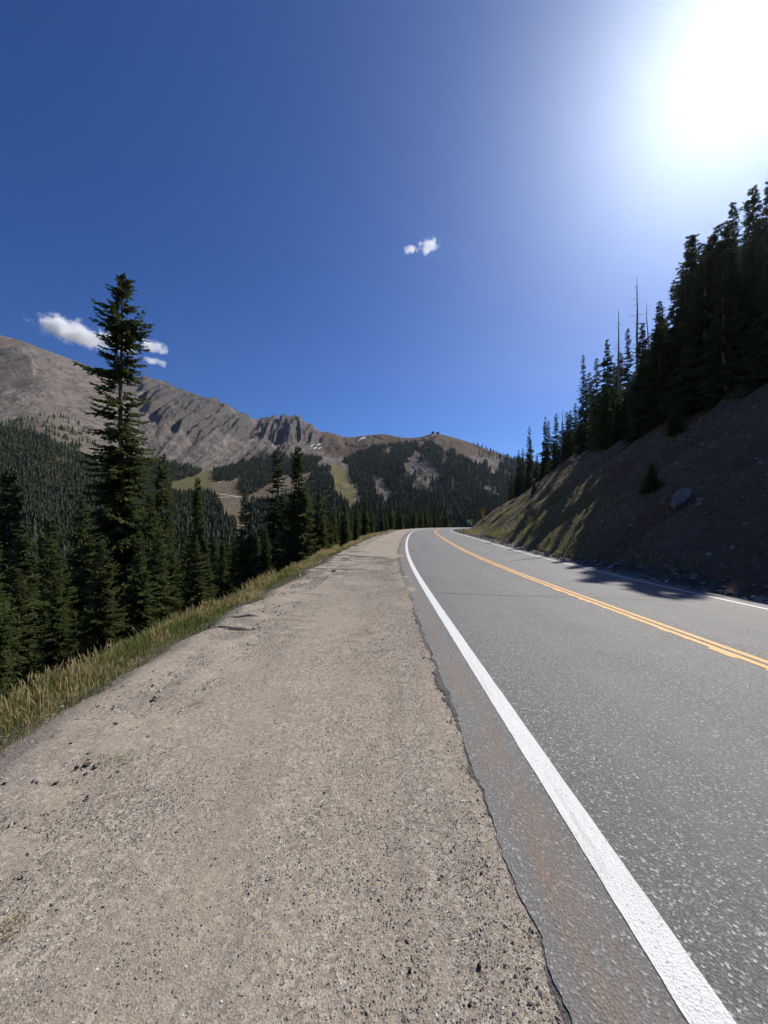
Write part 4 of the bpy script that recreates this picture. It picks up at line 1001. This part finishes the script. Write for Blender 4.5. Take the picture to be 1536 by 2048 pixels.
for k, (x, y, w, lab) in enumerate(((1402, 1002, 20, 'buried reddish rock right of the large flat slab'), (1266, 1012, 9, 'small reddish rock left of the slab and below the bush'), (1104, 972, 10, 'pale rock catching sun high on the bank near the far trees'),
                                    (1052, 994, 8, 'white rock on the bank rim below the far end trees'), (1068, 960, 8, 'white rock beneath the stand on the upper bank rim'), (1159, 1115, 10, 'pale rock at the toe of the bank beside the right white line'), (1335, 1135, 8, 'small rock at the bank toe in shade above the tree shadow'))):
    b = on_bank(x, y); ww = w / FPX * b[1]
    o = link('rock', rock_mesh('rock', (ww, ww * 0.8, ww * 0.6), 620 + k, M_stone if k > 1 else M_slab), None, tuple(b + np.array([0, 0, ww * 0.15])), label=lab, category='rock', group='rocks on the cut bank')
    o.rotation_euler = (0, 0, k * 1.3)
# dry straws and weed tufts on the gravel
for x, y, L, a, lab in ((332, 1462, 0.12, 0.5, 'single dry straw lying on gravel right of the black lump'), (228, 1598, 0.16, 0.6, 'pair of bent dry straws flat on the gravel')):
    b = on_gravel(x, y); d = np.array([math.cos(a), math.sin(a), 0.03]) * L / 2
    link('straw', MB().tube([b - d + [0, 0, .006], b + [0, 0.004, .012], b + d + [0, 0, .006]], 0.0018, 5).tube([b - d * .8 + [0, 0.02, .006], b + d * .5 + [0, 0.012, .01]], 0.0014, 5).mesh('straw', [M_straw]), None, None, label=lab, category='straw')
def tuft(x, y, n, h, tone, lab, seed):
    b = on_gravel(x, y); r = np.random.default_rng(seed)
    o = empty('grass_tuft', tuple(b), lab, 'weed'); P = np.stack([r.normal(size=n) * 0.035, r.normal(size=n) * 0.03, -0.005 + 0 * np.arange(n)], -1)
    blades('blades', P, h * (0.5 + 0.6 * r.random(n)), np.full(n, 0.003), np.clip(tone + 0.08 * r.normal(size=n), 0, 1), None, seed, 1.3, parent=o)
tuft(14, 1862, 70, 0.05, 0.75, 'dry flattened grass tuft on gravel at the left border', 901)
tuft(88, 1716, 40, 0.022, 0.25, 'tiny green weed on open gravel near the left border', 902)
tuft(245, 1515, 60, 0.035, 0.4, 'small dry weed patch right of the long flat chip', 903)
tuft(395, 1410, 60, 0.045, 0.65, 'pale dry weed in the middle of the shoulder below the tall grass', 904)

# ------------------------------------------------------------------ signs, posts
def diamond(w):
    c = 0.06 * w; h = w / 2
    return [(0 + c * .7, h - c * .7), (h - c * .7, c * .7), (h - c * .7, -c * .7), (c * .7, -h + c * .7), (-c * .7, -h + c * .7), (-h + c * .7, -c * .7), (-h + c * .7, c * .7), (-c * .7, h - c * .7)]
def turn_sign(x, y, d, w, face_mat, label, arrow, plaque_mat, plaque, rz):
    c = px(x, y, d); g = float(ground(np.array([c[0]]), np.array([d]))[0])
    o = empty('warning_sign', (c[0], d, g), label, 'road sign', None, rz); hz = c[2] - g
    link('post', MB().box((0, 0.045, hz / 2 + w * 0.15 - 0.2), (0.07, 0.05, hz + w * 0.5 + 0.4)).mesh('post', [M_steel]), o)
    link('sign_face', MB().prism([(a, b + hz) for a, b in diamond(w)], 0.0, 0.012).mesh('sign_face', [face_mat]), o)
    bo = MB(); D = diamond(w * 0.93); Di = diamond(w * 0.88)
    for q in range(8): bo.prism([(D[q][0], D[q][1] + hz), (D[(q + 1) % 8][0], D[(q + 1) % 8][1] + hz), (Di[(q + 1) % 8][0], Di[(q + 1) % 8][1] + hz), (Di[q][0], Di[q][1] + hz)], -0.004, -0.001)
    link('border', bo.mesh('border', [M_black]), o)
    if arrow == 'turn':
        a = [(-0.20, -0.24), (-0.08, -0.24), (-0.08, 0.05), (0.10, 0.05), (0.10, -0.05), (0.27, 0.11), (0.10, 0.27), (0.10, 0.17), (-0.20, 0.17)]
        a = [(u * w, v * w + hz) for u, v in a]
        m = MB(); m.prism([a[0], a[1], a[2], a[7], a[8]], -0.005, -0.001); m.prism([a[2], a[3], a[7]], -0.005, -0.001); m.prism([a[4], a[5], a[6]], -0.005, -0.001)
        link('arrow', m.mesh('arrow', [M_black]), o)
    else:
        m = MB(); m.prism([(0.13 * w * math.cos(q * math.pi / 4), 0.13 * w * math.sin(q * math.pi / 4) + hz + .02) for q in range(8)], -0.005, -0.001)
        link('symbol', m.mesh('symbol', [M_black]), o)
    if plaque:
        link('plaque', MB().box((0, 0.006, hz - w * 0.5 - plaque[1] * 0.62), (plaque[0], 0.012, plaque[1])).mesh('plaque', [plaque_mat]), o)
turn_sign(966, 1021, 59, 1.08, M_signy, 'faded yellow diamond sign with black right turn arrow on the bank', 'turn', M_signy, (0.46, 0.46), 0.0)
turn_sign(943, 1041, 104, 1.0, M_signg, 'bright yellow green diamond sign beyond the bank at the bend', 'dot', M_signw, (0.45, 0.6), -0.1)
for x, y, d, w, h, m, lab in ((936.2, 1042, 106, 0.34, 0.8, M_signw, 'narrow white sign plate left of the yellow green diamond'), (939.3, 1043, 105, 0.3, 0.7, M_signg, 'narrow yellow plate squeezed beside the yellow green diamond')):
    c = px(x, y, d); g = float(ground(np.array([c[0]]), np.array([d]))[0]); o = empty('marker_sign', (c[0], d, g), lab, 'road sign'); hz = c[2] - g
    link('post', MB().box((0, 0.03, hz / 2 - 0.2), (0.06, 0.04, hz + 0.6)).mesh('post', [M_steel]), o)
    link('sign_face', MB().box((0, 0, hz), (w, 0.012, h)).mesh('sign_face', [m]), o)
for x, yb, hp, lab in ((926.5, 1061, 12.5, 'taller dark delineator post on the inside of the bend'), (921.0, 1059, 6, 'shorter thin delineator post nearer the far white line')):
    for d in np.arange(40, 120, 0.25):
        p = px(x, yb, d); s, t = station([p[0]], [d])
        if t[0] > 2 * LANE + 0.35: break
    g = path(s, t)[2][0] - 0.05; hgt = hp / FPX * d; o = empty('delineator_post', (p[0], d, g), lab, 'marker post')
    link('post', MB().box((0, 0, hgt / 2 - 0.1), (0.09, 0.04, hgt + 0.2)).mesh('post', [M_black]), o)
    link('reflector', MB().box((0, -0.026, hgt - 0.1), (0.07, 0.012, 0.08)).mesh('reflector', [M_signw]), o)

# ------------------------------------------------------------------ ski area: lift stations, towers, snow, tracks
def hut(x, y, w, h, lab):
    p = px(x, y, float(np.interp(x, xs, ND[:, 5, 0])) - 6); o = empty('lift_station', tuple(p), lab, 'lift station', 'buildings on the far summit')
    link('wall', MB().box((0, 0, h / 2 - 2), (w, w * 0.8, h + 4)).mesh('wall', [M_hut]), o)
    link('roof', MB().prism([(-w * .62, h), (w * .62, h), (w * .5, h + w * .28), (-w * .3, h + w * .34)], -w * .5, w * .5).mesh('roof', [M_roof]), o)
hut(865.5, 868.5, 9, 7, 'left of the two huts on the far summit'); hut(875.5, 868.5, 9, 5, 'right of the two huts on the far summit')
for x, y, h, lab in ((771, 869, 11, 'lift tower on the rounded far hilltop left of the summit huts'), (799, 873, 8, 'lift tower on the saddle, left one of the close pair'), (804, 875, 8, 'lift tower on the saddle, right one of the close pair')):
    p = px(x, y, float(np.interp(x, xs, ND[:, 5, 0]))); o = empty('lift_tower', tuple(p), lab, 'lift tower', 'ski lift towers on the skyline')
    link('mast', MB().box((0, 0, h / 2 - 2), (1.0, 1.0, h + 4)).mesh('mast', [M_steel]), o); link('crossarm', MB().box((0, 0, h - 0.5), (6, 1.0, 0.9)).mesh('crossarm', [M_steel]), o)
def strip(name, pts, w, mat, lift, **props):
    P = []; Q = []
    for (xa, ya), (xb, yb) in zip(pts[:-1], pts[1:]):
        n = max(2, int(math.hypot(xb - xa, yb - ya) / 2.5))
        for k in range(n): f = k / n; Q.append((xa + (xb - xa) * f, ya + (yb - ya) * f)); P.append(on_mtn(*Q[-1]))
    Q.append(pts[-1]); hw = 0.5 + 0.35 * vnoise(np.arange(len(Q)) * 0.8, np.zeros(len(Q)), 3)
    rows = [np.array([on_mtn(x, y + q * w * hh) for (x, y), hh in zip(Q, hw)]) + [0, 0, lift + (0.3 if q == 0 else 0)] for q in (1, 0, -1)]
    return link(name, mesh_np(name, np.stack(rows, 1).reshape(-1, 3), grid_f(len(Q), 3), [mat]), None, None, **props)
strip('dirt_track', [(836, 880), (848, 878), (858, 875), (866, 871), (871, 868)], 1.3, M_track, 1.0, kind='structure', label='pale service track climbing to the summit huts')
strip('dirt_track', [(424, 987), (450, 990), (478, 994), (492, 993)], 1.4, M_track, 0.8, kind='structure', label='upper pale track across the dirt ski run')
strip('dirt_track', [(428, 997), (450, 995), (484, 995)], 1.2, M_track, 0.8, kind='structure', label='lower pale track across the dirt ski run')
strip('dirt_track', [(424, 968), (438, 965), (449, 962)], 1.2, M_track, 0.8, kind='structure', label='pale track between meadow and ski run')
for pts, lab in (([(713, 884), (719, 880), (724, 877), (731, 874.5)], 'long snow streak on the rounded far hilltop'), ([(620, 894), (628, 889.5)], 'leftmost small snow patch below the dark peak'), ([(634, 889.5), (642, 888.5)], 'upper snow patch below the dark peak'),
                 ([(627, 898), (633, 895)], 'lowest snow patch below the dark peak'), ([(637, 897.5), (644, 895)], 'rightmost small snow patch below the dark peak')):
    strip('snow_patch', pts, 1.3, M_snow, 1.0, label=lab, category='snow', group='snow patches on the far ridge')
p = on_mtn(450, 957); o = empty('lift_hut', tuple(p), 'tiny white hut beside the ski run clearing', 'hut')
link('wall', MB().box((0, 0, 1), (5, 4, 4)).mesh('wall', [M_signw]), o); link('roof', MB().prism([(-3, 3), (3, 3), (0, 5)], -2.3, 2.3).mesh('roof', [M_signw]), o)

# ------------------------------------------------------------------ clouds and air
def cloud_mat(name, dens, scale, seed):
    m = bpy.data.materials.new(name); m.use_nodes = True; t = m.node_tree; t.nodes.clear()
    out = t.nodes.new('ShaderNodeOutputMaterial'); v = t.nodes.new('ShaderNodeVolumePrincipled'); t.links.new(v.outputs[0], out.inputs['Volume'])
    v.inputs['Color'].default_value = (1, 1, 1, 1); v.inputs['Anisotropy'].default_value = 0.3
    tc = t.nodes.new('ShaderNodeTexCoord'); nz = t.nodes.new('ShaderNodeTexNoise'); nz.noise_dimensions = '4D'; nz.inputs['W'].default_value = seed
    geo = t.nodes.new('ShaderNodeNewGeometry'); t.links.new(geo.outputs['Position'], nz.inputs['Vector'])
    nz.inputs['Scale'].default_value = scale; nz.inputs['Detail'].default_value = 9; nz.inputs['Roughness'].default_value = 0.68
    ln = t.nodes.new('ShaderNodeVectorMath'); ln.operation = 'LENGTH'; t.links.new(tc.outputs['Object'], ln.inputs[0])
    fall = t.nodes.new('ShaderNodeMapRange'); fall.inputs[1].default_value = 0.15; fall.inputs[2].default_value = 1.0; fall.inputs[3].default_value = 0.16; fall.inputs[4].default_value = -0.30
    t.links.new(ln.outputs['Value'], fall.inputs[0])
    ad = t.nodes.new('ShaderNodeMath'); ad.operation = 'ADD'; t.links.new(nz.outputs['Fac'], ad.inputs[0]); t.links.new(fall.outputs[0], ad.inputs[1])
    mr = t.nodes.new('ShaderNodeMapRange'); mr.inputs[1].default_value = 0.50; mr.inputs[2].default_value = 0.62; mr.inputs[3].default_value = 0; mr.inputs[4].default_value = dens
    t.links.new(ad.outputs[0], mr.inputs[0]); t.links.new(mr.outputs[0], v.inputs['Density'])
    m.cycles.volume_step_rate = 1.0 if hasattr(m, 'cycles') else 1
    return m
def cloud(puffs, d, label, scale, dens, seed):
    o = empty('cloud', tuple(px(puffs[0][0], puffs[0][1], d)), label, 'cloud', 'small clouds in the sky')
    m = cloud_mat('cloud_vapour_%d' % seed, dens, scale, seed)
    import bmesh
    bm = bmesh.new(); bmesh.ops.create_icosphere(bm, subdivisions=3, radius=1.0); me = bpy.data.meshes.new('puff'); bm.to_mesh(me); bm.free(); me.materials.append(m)
    q0 = px(puffs[0][0], puffs[0][1], d)
    for x, y, w, h, tilt in puffs:
        p = link('puff', me, o, tuple(px(x, y, d) - q0)); p.scale = (w / FPX * d / 2, (w + h) / FPX * d / 4, h / FPX * d / 2); p.rotation_euler = (0, tilt, 0)
cloud([(125, 656, 185, 82, 0.14), (165, 674, 215, 72, 0.12), (235, 686, 150, 78, 0.2), (302, 692, 110, 48, 0.25), (308, 721, 100, 28, 0.2)], 6500, 'elongated white cloud behind the tallest ragged spruce', 0.0055, 0.013, 3)
cloud([(855, 492, 88, 50, -0.1), (822, 500, 56, 30, 0.1)], 6500, 'tiny wispy white cloud alone in the middle of the sky', 0.008, 0.011, 8)

zlo = min(float(ZZ.min()), -150.0) - 2; ztop = float(ZZ.max()) + 30
hz_ = MB().box((0, 1000, (zlo - 1 + ztop) / 2), (11000, 4600, ztop - zlo + 1)).mesh('haze', [])
hm = bpy.data.materials.new('valley_air'); hm.use_nodes = True; hm.node_tree.nodes.clear()
ho = hm.node_tree.nodes.new('ShaderNodeOutputMaterial'); hv = hm.node_tree.nodes.new('ShaderNodeVolumePrincipled')
hv.inputs['Color'].default_value = (0.76, 0.87, 1.0, 1); hv.inputs['Density'].default_value = 0.000036; hv.inputs['Anisotropy'].default_value = 0.81
hm.node_tree.links.new(hv.outputs[0], ho.inputs['Volume']); hz_.materials.append(hm)
haze = link('haze', hz_, kind='stuff', label='thin blue mountain air')
print('tree things', N_THINGS)
